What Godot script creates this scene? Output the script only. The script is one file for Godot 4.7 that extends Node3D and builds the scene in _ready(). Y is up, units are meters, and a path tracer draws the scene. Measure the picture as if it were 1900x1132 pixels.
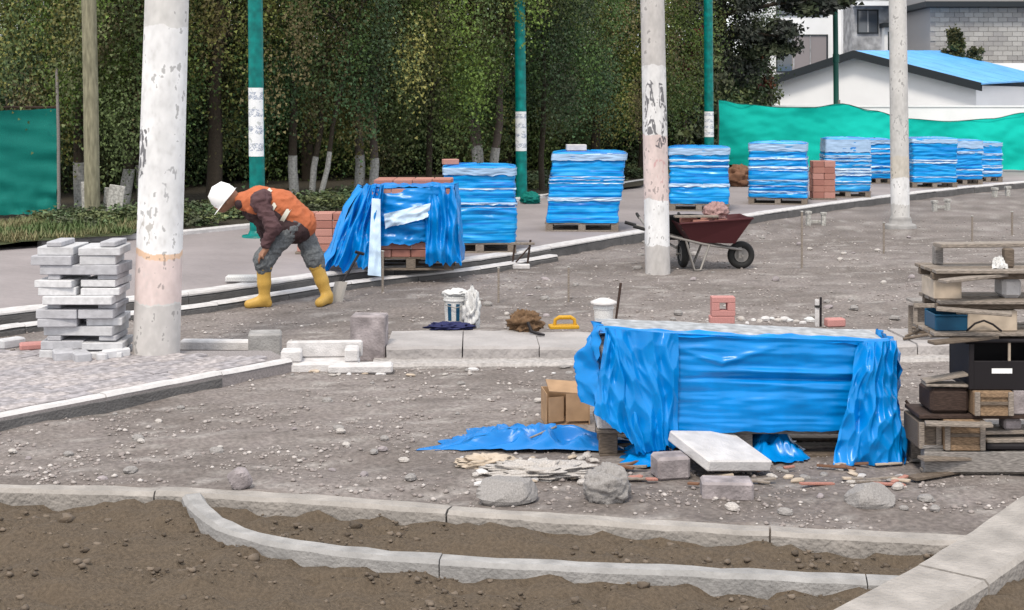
extends Node3D
# A paving site seen across dug-over ground: wrapped brick pallets on the new road, a worker, poles, trees and houses behind.

const HC := 2.1        # eye height
const FL := 2600.0     # focal length in pixels of the 1900 x 1132 photograph
const CX := 950.0
const YH := 190.0      # row of the horizon
const ROAD := 0.15     # height of the paved road above the dug ground

var M := {}
var used := {}
var rng := RandomNumberGenerator.new()
var nz := FastNoiseLite.new()
var nz2 := FastNoiseLite.new()
var nz3 := FastNoiseLite.new()
var nz4 := FastNoiseLite.new()

# ------------------------------------------------------------------ places
func P(px: float, py: float, h := 0.0) -> Vector3:      # the point of height h that lies under a pixel
	var d := FL * (HC - h) / (py - YH)
	return Vector3((px - CX) / FL * d, h, -d)

func W(px: float, py: float, d: float) -> Vector3:      # a pixel at a known distance
	return Vector3((px - CX) / FL * d, HC - (py - YH) / FL * d, -d)

func ground_h(x: float, z: float) -> float:
	var rut := sin((z * 0.94 + x * 0.34) * 9.0 + 2.0 * nz.get_noise_2d(x * 0.8, z * 0.8)) * clampf(nz.get_noise_2d(x * 0.5 + 40.0, z * 0.9) * 2.5 + 0.2, 0.0, 1.0)
	return rut * 0.010 + nz.get_noise_2d(x * 2.0, z * 3.4) * 0.024 + nz.get_noise_2d(x * 11.0 + 70.0, z * 11.0) * 0.012

# ------------------------------------------------------------------ nodes
func numbered(called: String) -> String:
	var n: int = used.get(called, 0)
	used[called] = n + 1
	return called if n == 0 else "%s_%03d" % [called, n]

func metas(o: Node3D, label: String, category: String, group := "", kind := "") -> void:
	if label: o.set_meta("label", label)
	if category: o.set_meta("category", category)
	if group: o.set_meta("group", group)
	if kind: o.set_meta("kind", kind)

func thing(called: String, label: String, category: String, at := Vector3.ZERO, turn := 0.0, group := "") -> Node3D:
	var o := Node3D.new()
	o.name = numbered(called)
	add_child(o)
	o.position = at
	o.rotation.y = turn
	metas(o, label, category, group)
	return o

func part(called: String, mesh: Mesh, m: Material, parent: Node3D, xf := Transform3D()) -> MeshInstance3D:
	var o := MeshInstance3D.new()
	o.name = called
	o.mesh = mesh
	o.material_override = m
	parent.add_child(o, true)
	o.transform = xf
	return o

func solo(called: String, mesh: Mesh, m: Material, label: String, category: String, xf := Transform3D(), group := "") -> MeshInstance3D:
	var o := part(numbered(called), mesh, m, self, xf)
	metas(o, label, category, group)
	return o

func struct(called: String, mesh: Mesh, m: Material, xf := Transform3D()) -> MeshInstance3D:
	var o := part(numbered(called), mesh, m, self, xf)
	o.set_meta("kind", "structure")
	return o

func at(p: Vector3, turn := 0.0) -> Transform3D:
	return Transform3D(Basis(Vector3.UP, turn), p)

# ------------------------------------------------------------------ shapes
func begin() -> SurfaceTool:
	var s := SurfaceTool.new()
	s.begin(Mesh.PRIMITIVE_TRIANGLES)
	s.set_smooth_group(-1)
	return s

func done(s: SurfaceTool) -> ArrayMesh:
	s.generate_normals()
	return s.commit()

func tri(s: SurfaceTool, a: Vector3, b: Vector3, c: Vector3, mid: Vector3) -> void:
	var n := (c - a).cross(b - a)
	s.add_vertex(a)
	if n.dot((a + b + c) / 3.0 - mid) < 0.0:
		s.add_vertex(c); s.add_vertex(b)
	else:
		s.add_vertex(b); s.add_vertex(c)

func quad(s: SurfaceTool, a: Vector3, b: Vector3, c: Vector3, d: Vector3, mid: Vector3) -> void:
	tri(s, a, b, c, mid)
	tri(s, a, c, d, mid)

func box(s: SurfaceTool, c: Vector3, size: Vector3, basis := Basis(), bev := 0.0) -> void:
	var h := size * 0.5
	bev = minf(bev, minf(h.x, minf(h.y, h.z)) * 0.6)
	for a in 3:
		var b := (a + 1) % 3
		var e := (a + 2) % 3
		for sg in [-1.0, 1.0]:
			var q := []
			for k in [[-1, -1], [1, -1], [1, 1], [-1, 1]]:
				var v := Vector3.ZERO
				v[a] = sg * h[a]; v[b] = k[0] * (h[b] - bev); v[e] = k[1] * (h[e] - bev)
				q.append(c + basis * v)
			quad(s, q[0], q[1], q[2], q[3], c)
			if bev > 0.0:
				for sb in [-1.0, 1.0]:
					var q2 := []
					for k in [[0, -1], [1, -1], [1, 1], [0, 1]]:
						var v := Vector3.ZERO
						v[a] = sg * (h[a] - (bev if k[0] == 1 else 0.0)); v[b] = sb * (h[b] - (0.0 if k[0] == 1 else bev)); v[e] = k[1] * (h[e] - bev)
						q2.append(c + basis * v)
					quad(s, q2[0], q2[1], q2[2], q2[3], c)
	if bev > 0.0:
		for sx in [-1.0, 1.0]:
			for sy in [-1.0, 1.0]:
				for sz in [-1.0, 1.0]:
					var g := Vector3(sx, sy, sz)
					tri(s, c + basis * (g * Vector3(h.x, h.y - bev, h.z - bev)), c + basis * (g * Vector3(h.x - bev, h.y, h.z - bev)), c + basis * (g * Vector3(h.x - bev, h.y - bev, h.z)), c)

func box_mesh(size: Vector3, bev := 0.0, lift := true) -> ArrayMesh:   # stands on its base
	var s := begin()
	box(s, Vector3(0, size.y * 0.5 if lift else 0.0, 0), size, Basis(), bev)
	return done(s)

func tube(s: SurfaceTool, pts: Array, radii: Array, sides := 10, caps := true) -> void:
	var rings := []
	for i in pts.size():
		var dir: Vector3 = (pts[mini(i + 1, pts.size() - 1)] - pts[maxi(i - 1, 0)]).normalized()
		var ref := Vector3.FORWARD if absf(dir.dot(Vector3.FORWARD)) < 0.9 else Vector3.RIGHT
		var u := dir.cross(ref).normalized()
		var w := dir.cross(u)
		var ring := []
		for k in sides:
			var an := TAU * k / sides
			ring.append(pts[i] + (u * cos(an) + w * sin(an)) * radii[i])
		rings.append(ring)
	s.set_smooth_group(1)
	for i in pts.size() - 1:
		var mid: Vector3 = (pts[i] + pts[i + 1]) * 0.5
		for k in sides:
			var k2 := (k + 1) % sides
			quad(s, rings[i][k], rings[i][k2], rings[i + 1][k2], rings[i + 1][k], mid)
	s.set_smooth_group(-1)
	if caps:
		for e in [0, pts.size() - 1]:
			var mid2: Vector3 = pts[1] if e == 0 else pts[pts.size() - 2]
			for k in sides:
				tri(s, pts[e], rings[e][k], rings[e][(k + 1) % sides], mid2)

func tube_mesh(pts: Array, radii: Array, sides := 10) -> ArrayMesh:
	var s := begin()
	tube(s, pts, radii, sides)
	return done(s)

# A surface over u, v in 0..1; its normal is du x dv.
func grid(nu: int, nv: int, f: Callable, cf = null) -> ArrayMesh:
	var vs := PackedVector3Array(); var uvs := PackedVector2Array(); var ns := PackedVector3Array(); var ix := PackedInt32Array(); var cs := PackedColorArray()
	for j in nv + 1:
		for i in nu + 1:
			var u := float(i) / nu
			var v := float(j) / nv
			var p: Vector3 = f.call(u, v)
			vs.append(p)
			uvs.append(Vector2(u, 1.0 - v))
			if cf != null: cs.append(cf.call(u, v, p))
	ns.resize(vs.size())
	for j in nv:
		for i in nu:
			var a := j * (nu + 1) + i
			var b := a + 1
			var d := a + nu + 1
			var c := d + 1
			var n := (vs[c] - vs[a]).cross(vs[d] - vs[b])
			ns[a] += n; ns[b] += n; ns[c] += n; ns[d] += n
			ix.append_array([a, d, c, a, c, b])
	for k in ns.size(): ns[k] = ns[k].normalized() if ns[k].length_squared() > 1e-20 else Vector3.UP
	if vs[0].distance_to(vs[nu]) < 1e-5:      # closed round u
		for j in nv + 1:
			var n2 := (ns[j * (nu + 1)] + ns[j * (nu + 1) + nu]).normalized()
			ns[j * (nu + 1)] = n2; ns[j * (nu + 1) + nu] = n2
	var arr := []
	arr.resize(Mesh.ARRAY_MAX)
	arr[Mesh.ARRAY_VERTEX] = vs; arr[Mesh.ARRAY_NORMAL] = ns; arr[Mesh.ARRAY_TEX_UV] = uvs; arr[Mesh.ARRAY_INDEX] = ix
	if cf != null: arr[Mesh.ARRAY_COLOR] = cs
	var m := ArrayMesh.new()
	m.add_surface_from_arrays(Mesh.PRIMITIVE_TRIANGLES, arr)
	return m

func lathe(profile: Array, sides := 24) -> ArrayMesh:       # profile of Vector2(radius, height), from bottom to top outside
	var n := profile.size() - 1
	return grid(sides, n, func(u, v):
		var q: Vector2 = profile[int(round(v * n))]
		var an: float = TAU * u + PI
		return Vector3(sin(an) * q.x, q.y, cos(an) * q.x))

func stone_mesh(r: Vector3, sd: int, nu := 10, nv := 7, rough := 0.35) -> ArrayMesh:
	return grid(nu, nv, func(u, v):
		var an: float = TAU * fmod(u, 1.0)
		var e: float = PI * (v - 0.5)
		var dir := Vector3(cos(e) * sin(an), sin(e), cos(e) * cos(an))
		var k: float = 1.0 + rough * nz2.get_noise_3d(dir.x * 60.0 + sd * 13.0, dir.y * 60.0, dir.z * 60.0) + rough * 0.5 * nz2.get_noise_3d(dir.x * 160.0 + sd * 13.0, dir.y * 160.0, dir.z * 160.0)
		return dir * r * k)

# Broken stone: a ball cut by planes, flat faces and sharp edges.
func chunk_mesh(r: Vector3, sd: int, cuts := 11, nu := 14, nv := 9) -> ArrayMesh:
	var g := RandomNumberGenerator.new()
	g.seed = sd
	var pl := []
	for k in cuts: pl.append([Vector3(g.randfn(), g.randfn(), g.randfn()).normalized(), g.randf_range(0.62, 0.95)])
	pl.append([Vector3.DOWN, 0.6])
	var p := func(i: int, j: int) -> Vector3:
		var an := TAU * (i % nu) / nu
		var e := PI * (float(j) / nv - 0.5)
		var dir := Vector3(cos(e) * sin(an), sin(e), cos(e) * cos(an))
		var t := 1.0
		for q in pl:
			var c: float = dir.dot(q[0])
			if c > 0.01: t = minf(t, q[1] / c)
		return dir * t * (1.0 + 0.03 * nz3.get_noise_3d(dir.x * 5.0 + sd, dir.y * 5.0, dir.z * 5.0)) * r
	var s := begin()
	for j in nv:
		for i in nu:
			var a: Vector3 = p.call(i, j); var b: Vector3 = p.call(i + 1, j); var c: Vector3 = p.call(i + 1, j + 1); var d: Vector3 = p.call(i, j + 1)
			if j > 0: tri(s, a, b, c, Vector3.ZERO)
			if j < nv - 1: tri(s, a, c, d, Vector3.ZERO)
	return done(s)

# Crumpled film between four corners (bottom left, bottom right, top right, top left, seen from outside).
func film(a: Vector3, b: Vector3, c: Vector3, d: Vector3, nu: int, nv: int, amp: float, fu: float, fv: float, sd: int, bulge := 0.0, ragged := 0.0, crinkle := 0.3) -> ArrayMesh:
	var out := (b - a).cross(d - a).normalized()
	return grid(nu, nv, func(u, v):
		var v2: float = v
		if ragged > 0.0: v2 = lerpf(ragged * (0.5 + 0.9 * nz2.get_noise_2d(u * 230.0 + sd * 31.0, 5.0)), 1.0, v)
		var p: Vector3 = a.lerp(b, u).lerp(d.lerp(c, u), v2)
		var wu: float = u * fu + 0.12 * nz3.get_noise_2d(v2 * 1.6 + sd, u * 1.3)
		var n1 := 1.0 - 2.2 * absf(nz3.get_noise_2d(wu * 1.5 + sd * 7.0, v2 * fv * 0.55))
		var n2 := nz4.get_noise_2d(wu * 2.0 + v2 * fv * 0.6 + sd, v2 * fv * 2.0 - wu * 0.5 + sd * 2.0) + 1.0
		var n3 := nz4.get_noise_2d(wu * 4.6 - v2 * fv * 1.2 + sd * 3.0, v2 * fv * 4.8 + wu * 1.4) + 1.0
		return p + out * (amp * (0.6 * n1 + 1.9 * n2 + crinkle * 2.0 * n3 - 1.2) + bulge * sin(PI * clampf(u, 0.0, 1.0)) * (0.4 + 0.6 * sin(PI * v2))))

# Body surface: tapered capsules joined with a smooth minimum, meshed as surface nets.
func nets(bones: Array, cell: float, k: float, fold := 0.0, along := Vector3(1, 1, 1)) -> ArrayMesh:
	var lo := Vector3(1e9, 1e9, 1e9)
	var hi := -lo
	for b in bones:
		var r: float = maxf(b[2], b[3]) + k + cell * 3.0
		for q in [b[0], b[1]]:
			lo = lo.min(q - Vector3.ONE * r); hi = hi.max(q + Vector3.ONE * r)
	var n := Vector3i(((hi - lo) / cell).ceil()) + Vector3i.ONE
	var f := PackedFloat32Array()
	f.resize(n.x * n.y * n.z)
	f.fill(1.0)
	for b in bones:
		var pa: Vector3 = b[0]; var pb: Vector3 = b[1]; var ra: float = b[2]; var rb: float = b[3]
		var r := maxf(ra, rb) + k + cell * 2.0
		var i0 := Vector3i(((pa.min(pb) - Vector3.ONE * r - lo) / cell).floor()).clamp(Vector3i.ZERO, n - Vector3i.ONE)
		var i1 := Vector3i(((pa.max(pb) + Vector3.ONE * r - lo) / cell).ceil()).clamp(Vector3i.ZERO, n - Vector3i.ONE)
		var ab := pb - pa
		var l2 := maxf(ab.length_squared(), 1e-9)
		for z in range(i0.z, i1.z + 1):
			for y in range(i0.y, i1.y + 1):
				for x in range(i0.x, i1.x + 1):
					var p := lo + Vector3(x, y, z) * cell
					var t := clampf((p - pa).dot(ab) / l2, 0.0, 1.0)
					var d := p.distance_to(pa + ab * t) - lerpf(ra, rb, t)
					var id := (z * n.y + y) * n.x + x
					var o := f[id]
					var h := maxf(k - absf(o - d), 0.0) / k
					f[id] = minf(o, d) - h * h * k * 0.25
	var vid := {}
	var vs := PackedVector3Array()
	var ix := PackedInt32Array()
	var sy := n.x
	var sz := n.x * n.y
	var corner := [0, 1, sy, sy + 1, sz, sz + 1, sz + sy, sz + sy + 1]
	for z in n.z - 1:
		for y in n.y - 1:
			for x in n.x - 1:
				var id := z * sz + y * sy + x
				var m := 0
				for c in 8:
					if f[id + corner[c]] < 0.0: m |= 1 << c
				if m == 0 or m == 255: continue
				var sum := Vector3.ZERO
				var cnt := 0
				for e in [[0, 1], [2, 3], [4, 5], [6, 7], [0, 2], [1, 3], [4, 6], [5, 7], [0, 4], [1, 5], [2, 6], [3, 7]]:
					var c0: int = e[0]; var c1: int = e[1]
					if ((m >> c0) & 1) == ((m >> c1) & 1): continue
					var f0 := f[id + corner[c0]]
					var f1 := f[id + corner[c1]]
					var q0 := Vector3(c0 & 1, (c0 >> 1) & 1, c0 >> 2)
					var q1 := Vector3(c1 & 1, (c1 >> 1) & 1, c1 >> 2)
					sum += q0.lerp(q1, f0 / (f0 - f1)); cnt += 1
				vid[id] = vs.size()
				vs.append(lo + (Vector3(x, y, z) + sum / cnt) * cell)
	var step := [1, sy, sz]
	for id in vid:
		for a in 3:
			var inside: bool = f[id] < 0.0
			if inside == (f[id + step[a]] < 0.0): continue
			var s1: int = step[(a + 1) % 3]
			var s2: int = step[(a + 2) % 3]
			if not (vid.has(id - s1) and vid.has(id - s2) and vid.has(id - s1 - s2)): continue
			var q := [vid[id], vid[id - s1], vid[id - s1 - s2], vid[id - s2]]
			if inside: ix.append_array([q[0], q[2], q[1], q[0], q[3], q[2]])
			else: ix.append_array([q[0], q[1], q[2], q[0], q[2], q[3]])
	var ns := PackedVector3Array()
	ns.resize(vs.size())
	for i in range(0, ix.size(), 3):
		var nn := (vs[ix[i + 2]] - vs[ix[i]]).cross(vs[ix[i + 1]] - vs[ix[i]])
		for q in 3: ns[ix[i + q]] += nn
	for i in ns.size(): ns[i] = ns[i].normalized()
	if fold > 0.0:                        # cloth folds
		for i in vs.size():
			var q := vs[i] * along * 7.0
			var f1 := 1.0 - 2.2 * absf(nz3.get_noise_3d(q.x, q.y, q.z))
			var f2 := 1.0 - 2.2 * absf(nz3.get_noise_3d(q.x * 2.2 + 9.0, q.y * 2.2, q.z * 2.2))
			vs[i] += ns[i] * fold * (0.8 * f1 + 0.4 * f2 - 0.3)
		ns.fill(Vector3.ZERO)
		for i in range(0, ix.size(), 3):
			var nn := (vs[ix[i + 2]] - vs[ix[i]]).cross(vs[ix[i + 1]] - vs[ix[i]])
			for q in 3: ns[ix[i + q]] += nn
		for i in ns.size(): ns[i] = ns[i].normalized()
	var arr := []
	arr.resize(Mesh.ARRAY_MAX)
	arr[Mesh.ARRAY_VERTEX] = vs; arr[Mesh.ARRAY_NORMAL] = ns; arr[Mesh.ARRAY_INDEX] = ix
	var mesh := ArrayMesh.new()
	mesh.add_surface_from_arrays(Mesh.PRIMITIVE_TRIANGLES, arr)
	return mesh

# ------------------------------------------------------------------ materials
func ntex(sd: int, freq: float, lo: float, hi: float, octaves := 4, size := 512, normal := 0.0) -> NoiseTexture2D:
	var n := FastNoiseLite.new()
	n.seed = sd
	n.noise_type = FastNoiseLite.TYPE_SIMPLEX_SMOOTH
	n.frequency = freq
	n.fractal_octaves = octaves
	var t := NoiseTexture2D.new()
	t.width = size; t.height = size
	t.seamless = true
	t.noise = n
	if normal > 0.0:
		t.as_normal_map = true
		t.bump_strength = normal
	else:
		var g := Gradient.new()
		g.set_color(0, Color(lo, lo, lo)); g.set_color(1, Color(hi, hi, hi))
		t.color_ramp = g
	return t

func mat(lin: Color, rough: float, tex: Texture2D = null, scale := Vector3.ONE, nrm: Texture2D = null, nscale := 1.0) -> StandardMaterial3D:
	var m := StandardMaterial3D.new()
	m.albedo_color = lin.linear_to_srgb()
	m.roughness = rough
	m.metallic_specular = 0.35
	if tex or nrm:
		m.albedo_texture = tex
		m.uv1_triplanar = true
		m.uv1_world_triplanar = true
		m.uv1_scale = scale
	if nrm:
		m.normal_enabled = true
		m.normal_texture = nrm
		m.normal_scale = nscale
	return m

# Stretch film: darker where it lies in several layers, lighter blue where it is thin.
func film_image(sd: int, wear: float) -> ImageTexture:
	var im := Image.create(128, 256, false, Image.FORMAT_RGB8)
	var blue := Color(0.0, 0.28, 0.70)
	var deep := Color(0.0, 0.13, 0.48)
	var thin := Color(0.06, 0.42, 0.80)
	for y in 256:
		for x in 128:
			var u := x / 128.0 * TAU
			var ax := cos(u) * 22.0
			var az := sin(u) * 22.0
			var n := nz2.get_noise_3d(ax + sd * 40.0, y * 5.2, az)
			var n2 := nz2.get_noise_3d(ax * 3.0 + 300.0, y * 1.6 + sd * 90.0, az * 3.0)
			var c := blue.lerp(deep, clampf(n * 2.4, 0.0, 1.0))
			c = c.lerp(thin, clampf(-n * 2.0 - 0.3 + 0.6 * n2 + wear, 0.0, 0.7))
			im.set_pixel(x, y, c.linear_to_srgb())
	return ImageTexture.create_from_image(im)

# Paint on a pole, bottom row last: bands of Color, from height a to b, with chipped borders; blots of dark graffiti on the near side.
func pole_image(sd: int, height: float, base: Color, bands: Array, blots: Array) -> ImageTexture:
	var hpx := 1280
	var im := Image.create(192, hpx, false, Image.FORMAT_RGB8)
	for y in hpx:
		var h := height * (1.0 - float(y) / hpx)
		for x in 192:
			var u := x / 192.0
			var ax := cos(u * TAU) * 30.0
			var az := sin(u * TAU) * 30.0
			var n := nz2.get_noise_3d(ax + sd * 50.0, h * 110.0, az)
			var fine := nz2.get_noise_3d(ax * 4.0, h * 420.0 + sd * 9.0, az * 4.0)
			var c := base
			for b in bands:
				if h + 0.05 * n + 0.02 * fine > b[0] and h + 0.05 * n < b[1]:
					c = c.lerp(b[2], b[3] * clampf(1.25 - absf(fine) * 0.9, 0.0, 1.0))
			c = c * (1.0 + 0.20 * n + 0.14 * fine)
			if fine > 0.36 and n > 0.06: c = c * 0.55
			for b in blots:
				var q := Vector2((u - b[0]) / b[2], (h - b[1]) / b[3])
				if q.length_squared() < 1.0:
					var sc := nz2.get_noise_3d(ax * 2.2 + b[0] * 300.0, h * 170.0, az * 2.2 + sd)
					var strk: bool = absf(sc) < 0.055 + b[4] * 0.05 or (sc > 0.3 and b[4] > 0.5)
					if strk and q.length() < 0.75 + 0.5 * n: c = c.lerp(b[5], 0.85)
			im.set_pixel(x, y, c.clamp().linear_to_srgb())
	return ImageTexture.create_from_image(im)

func uvmat(t: Texture2D, rough: float) -> StandardMaterial3D:
	var m := StandardMaterial3D.new()
	m.albedo_texture = t
	m.roughness = rough
	m.metallic_specular = 0.4
	return m

func make_materials() -> void:
	var fine := ntex(1, 0.05, 0.70, 1.0, 5)
	var blotch := ntex(2, 0.012, 0.62, 1.0, 5)
	var gritn := ntex(3, 0.09, 0, 0, 4, 512, 6.0)
	var softn := ntex(4, 0.02, 0, 0, 4, 512, 5.0)
	var grain := ntex(5, 0.03, 0.5, 1.0, 4)
	var dirt := ntex(6, 0.022, 0.70, 1.0, 6, 1024)
	M.fine = fine; M.blotch = blotch
	M.ground = mat(Color(0.74, 0.735, 0.715), 0.95, dirt, Vector3.ONE * 0.9, gritn, 0.5)
	M.ground.vertex_color_use_as_albedo = true
	M.soil = mat(Color(0.135, 0.103, 0.073), 0.97, dirt, Vector3.ONE * 1.7, gritn, 1.2)
	M.gravel = mat(Color(1, 1, 1), 0.9)
	M.gravel.vertex_color_use_as_albedo = true
	M.stone = mat(Color(0.36, 0.34, 0.33), 0.9, fine, Vector3.ONE * 3.0, gritn, 0.8)
	M.stone_pale = mat(Color(0.58, 0.54, 0.51), 0.9, fine, Vector3.ONE * 3.0, gritn, 0.8)
	M.conc = mat(Color(0.37, 0.36, 0.355), 0.88, ntex(24, 0.012, 0.76, 1.0, 6), Vector3.ONE * 0.9, gritn, 0.35)
	M.conc_warm = mat(Color(0.39, 0.36, 0.335), 0.9, ntex(17, 0.012, 0.78, 1.0, 6), Vector3.ONE * 0.6, gritn, 0.4)
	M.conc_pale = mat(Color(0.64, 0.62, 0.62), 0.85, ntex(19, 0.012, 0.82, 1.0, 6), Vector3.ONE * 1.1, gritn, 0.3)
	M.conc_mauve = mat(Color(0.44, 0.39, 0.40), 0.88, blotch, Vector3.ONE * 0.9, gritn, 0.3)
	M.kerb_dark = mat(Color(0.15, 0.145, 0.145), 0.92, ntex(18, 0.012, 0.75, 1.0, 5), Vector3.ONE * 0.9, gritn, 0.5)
	M.footing = mat(Color(0.50, 0.47, 0.455), 0.9, dirt, Vector3.ONE * 0.8, gritn, 0.4)
	M.conc_strip = mat(Color(0.41, 0.385, 0.38), 0.88, ntex(14, 0.01, 0.8, 1.0, 6), Vector3.ONE * 0.3, gritn, 0.3)
	var soft := ntex(16, 0.015, 0.86, 1.0, 5)
	M.soft = soft
	M.slab_grey = [mat(Color(0.56, 0.56, 0.58), 0.86, soft, Vector3.ONE * 1.7, gritn, 0.3), mat(Color(0.66, 0.66, 0.68), 0.86, soft, Vector3.ONE * 2.1, gritn, 0.3), mat(Color(0.46, 0.46, 0.49), 0.88, soft, Vector3.ONE * 1.4, gritn, 0.3)]
	M.mortar = mat(Color(0.33, 0.30, 0.30), 0.95, fine, Vector3.ONE * 2.0)
	M.paver = [mat(Color(0.52, 0.48, 0.49), 0.88, blotch, Vector3.ONE * 2.0, gritn, 0.3), mat(Color(0.58, 0.53, 0.53), 0.88, blotch, Vector3.ONE * 2.3, gritn, 0.3), mat(Color(0.47, 0.44, 0.46), 0.9, blotch, Vector3.ONE * 1.7, gritn, 0.3)]
	M.road = mat(Color(0.30, 0.268, 0.27), 0.92, ntex(9, 0.008, 0.86, 1.0, 6), Vector3(0.11, 0.11, 0.11), gritn, 0.15)
	M.layers = ntex(23, 0.01, 0.84, 1.0, 4)
	M.film = mat(Color(0.0, 0.235, 0.68), 0.27, M.layers, Vector3.ONE * 0.8)
	M.film.metallic_specular = 0.4
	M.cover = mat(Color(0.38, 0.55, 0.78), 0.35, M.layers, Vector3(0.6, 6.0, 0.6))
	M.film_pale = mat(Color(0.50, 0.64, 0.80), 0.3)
	M.film_scrap = mat(Color(0.01, 0.17, 0.50), 0.3)
	M.white_film = mat(Color(0.50, 0.52, 0.55), 0.45, blotch, Vector3.ONE * 1.5)
	M.wraps = [uvmat(film_image(1, 0.0), 0.27), uvmat(film_image(2, 0.15), 0.27), uvmat(film_image(3, 0.25), 0.3), uvmat(film_image(4, 0.05), 0.27)]
	M.brick = [mat(Color(0.52, 0.25, 0.20), 0.9, fine, Vector3.ONE * 4.0, gritn, 0.3), mat(Color(0.60, 0.31, 0.26), 0.9, fine, Vector3.ONE * 4.0, gritn, 0.3), mat(Color(0.46, 0.21, 0.17), 0.9, fine, Vector3.ONE * 4.0, gritn, 0.3)]
	M.pink_brick = mat(Color(0.62, 0.30, 0.28), 0.9, fine, Vector3.ONE * 5.0, gritn, 0.3)
	M.wood = [mat(Color(0.34, 0.28, 0.23), 0.85, grain, Vector3(1.2, 14, 9)), mat(Color(0.42, 0.36, 0.31), 0.85, grain, Vector3(1.4, 12, 11)), mat(Color(0.24, 0.19, 0.15), 0.88, grain, Vector3(1.1, 15, 8))]
	M.crate_wood = mat(Color(0.40, 0.27, 0.17), 0.88, grain, Vector3(2.0, 12, 9))
	M.wood_grey = mat(Color(0.40, 0.37, 0.35), 0.88, grain, Vector3(1.2, 14, 10))
	M.wood_dark = mat(Color(0.085, 0.055, 0.045), 0.85, grain, Vector3(1.2, 14, 10))
	var soft2 := ntex(21, 0.01, 0.8, 1.0, 5)
	M.card = mat(Color(0.42, 0.27, 0.16), 0.9, soft2, Vector3.ONE * 1.3)
	M.card_dark = mat(Color(0.20, 0.105, 0.065), 0.9, soft2, Vector3.ONE * 1.1)
	M.card_pale = mat(Color(0.54, 0.45, 0.36), 0.9, soft2, Vector3.ONE * 1.2)
	M.black = mat(Color(0.012, 0.010, 0.012), 0.55)
	M.rubber = mat(Color(0.022, 0.022, 0.022), 0.75)
	M.steel = mat(Color(0.36, 0.34, 0.32), 0.6, fine, Vector3.ONE * 6.0)
	M.steel.metallic = 0.3
	M.barrow = mat(Color(0.085, 0.020, 0.024), 0.6, dirt, Vector3.ONE * 3.0)
	M.white = mat(Color(0.78, 0.78, 0.78), 0.5, fine, Vector3.ONE * 3.0)
	M.lime = mat(Color(0.62, 0.61, 0.58), 0.92, blotch, Vector3.ONE * 3.0, gritn, 0.6)
	M.blue_plastic = mat(Color(0.01, 0.065, 0.13), 0.4)
	M.navy = mat(Color(0.03, 0.035, 0.12), 0.8, fine, Vector3.ONE * 5.0)
	M.yellow = mat(Color(0.72, 0.40, 0.03), 0.5, fine, Vector3.ONE * 4.0)
	M.sack = mat(Color(0.23, 0.14, 0.08), 0.92, blotch, Vector3.ONE * 5.0, softn, 0.8)
	M.teal = mat(Color(0.0, 0.25, 0.23), 0.4, blotch, Vector3.ONE * 0.8)
	M.dark_green = mat(Color(0.012, 0.075, 0.06), 0.5)
	M.poster = poster_material()
	M.beige_pole = mat(Color(0.34, 0.32, 0.22), 0.85, blotch, Vector3(3, 0.5, 3), gritn, 0.4)
	M.net = mat(Color(0.005, 0.74, 0.62), 0.85, fine, Vector3(2, 2, 2))
	M.net.backlight_enabled = true
	M.net.backlight = Color(0.0, 0.55, 0.48).linear_to_srgb()
	M.net_dark = mat(Color(0.0, 0.20, 0.17), 0.75, fine, Vector3(2, 2, 2))
	M.wall = mat(Color(0.83, 0.84, 0.86), 0.85, ntex(15, 0.01, 0.93, 1.0, 5), Vector3.ONE * 0.12)
	M.wall_grey = mat(Color(0.52, 0.53, 0.56), 0.85, blotch, Vector3.ONE * 0.3)
	M.blocks = [mat(Color(0.47, 0.46, 0.45), 0.92, fine, Vector3.ONE * 1.2), mat(Color(0.54, 0.53, 0.52), 0.92, fine, Vector3.ONE * 1.3), mat(Color(0.41, 0.40, 0.40), 0.92, fine, Vector3.ONE * 1.1)]
	M.block_joint = mat(Color(0.27, 0.26, 0.26), 0.95)
	M.fascia = mat(Color(0.02, 0.025, 0.03), 0.6)
	M.roof_blue = mat(Color(0.12, 0.42, 0.85), 0.45, M.layers, Vector3.ONE * 0.2)
	M.glass = mat(Color(0.05, 0.06, 0.075), 0.08)
	M.glass.metallic_specular = 0.7
	M.blind = mat(Color(0.24, 0.22, 0.23), 0.7)
	M.bark = mat(Color(0.10, 0.08, 0.06), 0.95, grain, Vector3(9, 1.2, 9), gritn, 1.0)
	M.bark_pale = mat(Color(0.22, 0.18, 0.155), 0.95, grain, Vector3(9, 1.2, 9), gritn, 1.0)
	M.leaf = mat(Color(1, 1, 1), 0.6)
	M.leaf.vertex_color_use_as_albedo = true
	M.leaf.backlight_enabled = true
	M.leaf.backlight = Color(0.07, 0.085, 0.03).linear_to_srgb()
	M.leaves = []
	for tint in [Color(1, 0.98, 0.9), Color(0.70, 0.82, 0.78), Color(0.93, 0.90, 0.80), Color(0.86, 0.95, 0.78)]:
		var lm: StandardMaterial3D = M.leaf.duplicate()
		lm.albedo_color = tint
		M.leaves.append(lm)
	M.litter = mat(Color(0.07, 0.06, 0.045), 0.97, dirt, Vector3.ONE * 1.2, gritn, 1.0)
	M.verge = mat(Color(0.075, 0.09, 0.04), 0.97, dirt, Vector3.ONE * 1.2, gritn, 1.0)
	M.skin = mat(Color(0.27, 0.14, 0.09), 0.6)
	M.vest = mat(Color(0.60, 0.175, 0.075), 0.75, fine, Vector3.ONE * 7.0, softn, 0.5)
	M.jacket = mat(Color(0.060, 0.035, 0.038), 0.85, fine, Vector3.ONE * 7.0, softn, 0.6)
	M.sleeve = mat(Color(0.115, 0.062, 0.068), 0.85, fine, Vector3.ONE * 7.0, softn, 0.6)
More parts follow.
